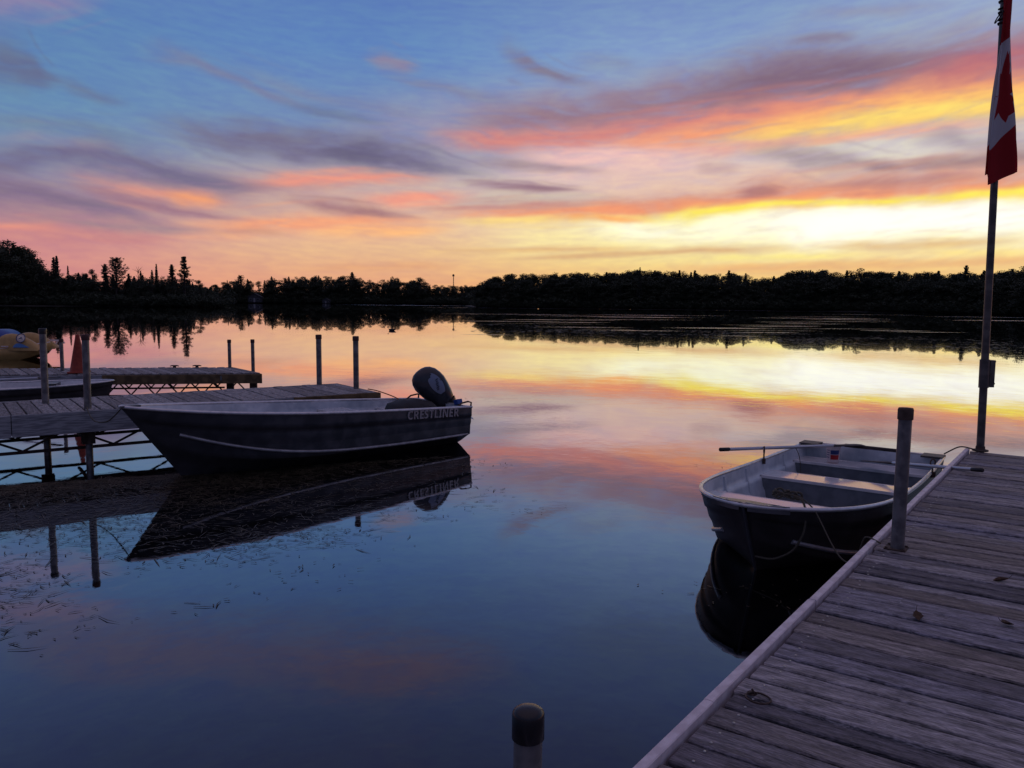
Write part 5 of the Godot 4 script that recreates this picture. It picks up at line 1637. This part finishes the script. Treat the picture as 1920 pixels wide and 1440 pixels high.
# ---------------------------------------------------------------- water and what floats on it
func lake() -> void:
	var st := begin()
	flat(st)
	var r := 900.0
	for c in [[Vector3(-r, 0, -r), Vector3(r, 0, -r), Vector3(r, 0, 60)], [Vector3(-r, 0, -r), Vector3(r, 0, 60), Vector3(-r, 0, 60)]]:
		for v: Vector3 in c:
			st.set_uv(Vector2(v.x, v.z)); st.add_vertex(v)
	st.generate_normals()
	st.generate_tangents()
	var w := put("lake_water", st.commit(), M.water)
	w.set_meta("kind", "structure")
	# breeze-ruffled lanes off the far shore
	var lanes := [[Vector2(-20, -186), Vector2(12, -184), Vector2(40, -178), Vector2(62, -166), Vector2(75, -150)], [Vector2(58, -118), Vector2(66, -116), Vector2(76, -112)], [Vector2(48, -133), Vector2(56, -131), Vector2(64, -127)], [Vector2(-52, -240), Vector2(-30, -240), Vector2(-12, -236)], [Vector2(78, -128), Vector2(84, -116), Vector2(92, -100)]]
	var wide := [9.0, 3.5, 3.0, 14.0, 5.0]
	rng.seed = 15
	for i in 34:
		var far := rng.randf_range(46.0, 112.0)
		var x := far * rng.randf_range(-0.06, 0.62)
		var l := rng.randf_range(2.0, 6.0) * far / 70.0
		lanes.append([Vector2(x - l, -far), Vector2(x, -far + rng.randf_range(-0.4, 0.4)), Vector2(x + l, -far + rng.randf_range(-0.5, 0.5))])
		wide.append(rng.randf_range(0.25, 1.0) * pow(far / 60.0, 2.0))
	st = begin()
	flat(st)
	rng.seed = 14
	for i in lanes.size():
		var c := Curve2D.new()
		for q: Vector2 in lanes[i]: c.add_point(q)
		var l := c.get_baked_length()
		var n := maxi(int(l / 1.5), 8)
		var prev := []
		for k in n + 1:
			var p := c.sample_baked(l * k / n)
			var h: float = wide[i] * 0.5 * sin(PI * clampf(k / float(n), 0.02, 0.98)) * rng.randf_range(0.4, 1.0)
			var row := [Vector3(p.x, 0.006, p.y - h), Vector3(p.x, 0.006, p.y + h)]
			if k > 0:
				for v: Vector3 in [prev[0], row[0], row[1], prev[0], row[1], prev[1]]:
					st.set_uv(Vector2(v.x, v.z)); st.add_vertex(v)
			prev = row
	st.generate_normals()
	st.generate_tangents()
	w = put("ruffled_water", st.commit(), M.ruffled_water)
	w.set_meta("kind", "structure")

func stuff(called: String, label: String, category: String, st: SurfaceTool, m: Material) -> void:
	var o := obj(called, st, m)
	tag(o, label, category)
	o.set_meta("kind", "stuff")

func floating() -> void:
	var clump := noise(301, 0.55, 3)
	var st := begin()
	rng.seed = 31
	var a := Vector3(-6.2, 0, -8.2); var b := Vector3(-0.8, 0, -10.4)
	var n := 0
	var side := Vector3(0.37, 0, 0.93)
	while n < 17000:
		var u := rng.randf()
		var v := pow(rng.randf(), 1.6) * 6.2
		var p := a.lerp(b, u) + side * v
		var dens := (exp(-v / lerpf(2.8, 0.8, u)) * 1.15 + clump.get_noise_2d(p.x, p.z * 1.6) * 0.5) * (1.0 - smoothstep(0.55, 0.9, u) * 0.8) * (1.0 - smoothstep(lerpf(4.6, 1.8, u), lerpf(6.2, 3.2, u), v))
		if rng.randf() > dens: continue
		n += 1
		flat(st)
		var an := rng.randfn(-0.35, 0.75)
		var l := rng.randf_range(0.015, 0.07) if rng.randf() < 0.72 else rng.randf_range(0.07, 0.24)
		var d := Vector3(cos(an), 0, sin(an)) * l
		var wd := Vector3(-d.z, 0, d.x).normalized() * rng.randf_range(0.0024, 0.006)
		var y := rng.randf_range(0.003, 0.006)
		var mid := p + d * 0.5 + wd * rng.randf_range(-4, 4)
		var q := p + d
		p.y = y; q.y = y; mid.y = y + rng.randf() * 0.004
		quad(st, p - wd * 0.5, p + wd * 0.5, mid + wd, mid - wd)
		tri(st, mid - wd, mid + wd, q)
	stuff("floating_weed", "torn strands of weed drifting on the water at left", "weeds", st, M.weed)
	# weed scraps here and there on the open water
	st = begin()
	for c in [Vector3(-0.3, 0, -9.9), Vector3(-0.75, 0, -16.6), Vector3(2.9, 0, -9.9), Vector3(-0.1, 0, -7.9), Vector3(1.6, 0, -5.5), Vector3(-1.55, 0, -5.9), Vector3(3.4, 0, -21.0)]:
		for i in 26:
			var p: Vector3 = c + Vector3(rng.randfn() * 0.25, rng.randf_range(0.003, 0.012), rng.randfn() * 0.16)
			var d := Vector3(rng.randfn(), 0, rng.randfn()).normalized() * rng.randf_range(0.012, 0.06)
			var wd := Vector3(-d.z, 0, d.x).normalized() * rng.randf_range(0.003, 0.007)
			flat(st)
			quad(st, p - wd, p + wd, p + d + wd * 0.4, p + d - wd * 0.4)
	stuff("weed_scraps", "small dark scraps of weed on open water", "weeds", st, M.weed)
	# pads of lily and pondweed far out
	st = begin()
	rng.seed = 33
	var patch := noise(302, 0.16, 3)
	n = 0
	while n < 1500:
		var u := rng.randf()
		var p := Vector3(-3, 0, -56).lerp(Vector3(25, 0, -33.0), u) + Vector3(rng.randf_range(-2, 2), 0, rng.randf_range(-14.0, 4.5) * lerpf(0.8, 1.0, u))
		if patch.get_noise_2d(p.x * 0.6, p.z) < rng.randf_range(-0.25, 0.3): continue
		n += 1
		var r := rng.randf_range(0.04, 0.14)
		var tilt := Basis(Vector3(rng.randfn(), 0, rng.randfn()).normalized(), absf(rng.randfn()) * 0.016)
		p.y = 0.006 + r * 0.05
		flat(st)
		var ring := []
		for k in 7:
			var an := TAU * k / 7.0
			ring.append(p + tilt * Vector3(cos(an) * r * rng.randf_range(0.8, 1.2), 0, sin(an) * r * rng.randf_range(0.8, 1.2)))
		for k in range(1, 6): tri(st, ring[0], ring[k], ring[k + 1])
	stuff("lily_pads", "scattered lily pads on the water before the right wood", "lily pads", st, M.lily)

func duck() -> void:
	var t := thing("duck", "small dark duck swimming far out on the lake", "duck", Vector3(-7.46, 0, -51.4), 0.0)
	# swimming to the left (-x)
	var st := begin()
	var rows := []
	for q in [[0.26, 0.10, 0.005, 0.004], [0.2, 0.085, 0.035, 0.03], [0.1, 0.05, 0.075, 0.07], [0.0, 0.035, 0.095, 0.085], [-0.1, 0.03, 0.09, 0.08], [-0.17, 0.05, 0.06, 0.06], [-0.2, 0.10, 0.035, 0.036], [-0.205, 0.15, 0.026, 0.028], [-0.215, 0.19, 0.03, 0.036], [-0.235, 0.21, 0.026, 0.032], [-0.26, 0.205, 0.012, 0.016], [-0.275, 0.20, 0.004, 0.006]]:
		var row := []
		for k in 13:
			var an := TAU * (k % 12) / 12.0
			row.append(Vector3(q[0], q[1] + sin(an) * q[2], cos(an) * q[3]))
		rows.append(row)
	grid(st, rows)
	obj("body", st, M.duck_feather, t)
	st = begin()
	tube(st, [Vector3(-0.262, 0.202, 0), Vector3(-0.31, 0.19, 0)], [0.012, 0.006], 6)
	obj("bill", st, M.rust_cap, t)

func _ready() -> void:
	# camera
	var cam := Camera3D.new()
	cam.name = "camera"
	cam.position = Vector3(0, 2.0, 0)
	cam.rotation_degrees = Vector3(-5.85, 0, 0.44)
	cam.fov = 49.74
	cam.near = 0.05
	cam.far = 3000.0
	add_child(cam)
	cam.make_current()
	# sky after sunset: all the light comes from it
	var we := WorldEnvironment.new()
	we.name = "world_environment"
	var env := Environment.new()
	env.background_mode = Environment.BG_SKY
	env.tonemap_mode = Environment.TONE_MAPPER_LINEAR
	env.tonemap_exposure = 1.0
	env.sdfgi_enabled = true
	env.ssao_enabled = true
	env.ssil_enabled = true
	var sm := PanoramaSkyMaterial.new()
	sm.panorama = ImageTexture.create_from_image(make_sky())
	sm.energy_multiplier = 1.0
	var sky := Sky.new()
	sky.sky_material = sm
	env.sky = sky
	we.environment = env
	add_child(we)
	make_materials()
	worn("rail_alloy", lin(0.3, 0.3, 0.31), lin(0.44, 0.44, 0.45), 0.4, 0.5, 1.4, 74)
	worn("letter_alloy", lin(0.3, 0.3, 0.32), lin(0.36, 0.36, 0.38), 0.4, 0.5, 1.0, 72)
	worn("brown_blade", lin(0.06, 0.05, 0.045), lin(0.12, 0.1, 0.09), 0.6, 0.0, 3.0, 73)
	lake()
	shores()
	near_dock()
	left_dock()
	back_dock()
	rowboat()
	motorboat()
	skiff()
	pedal_boat()
	flagpole()
	lone_post()
	dead_leaves()
	duck()
	floating()
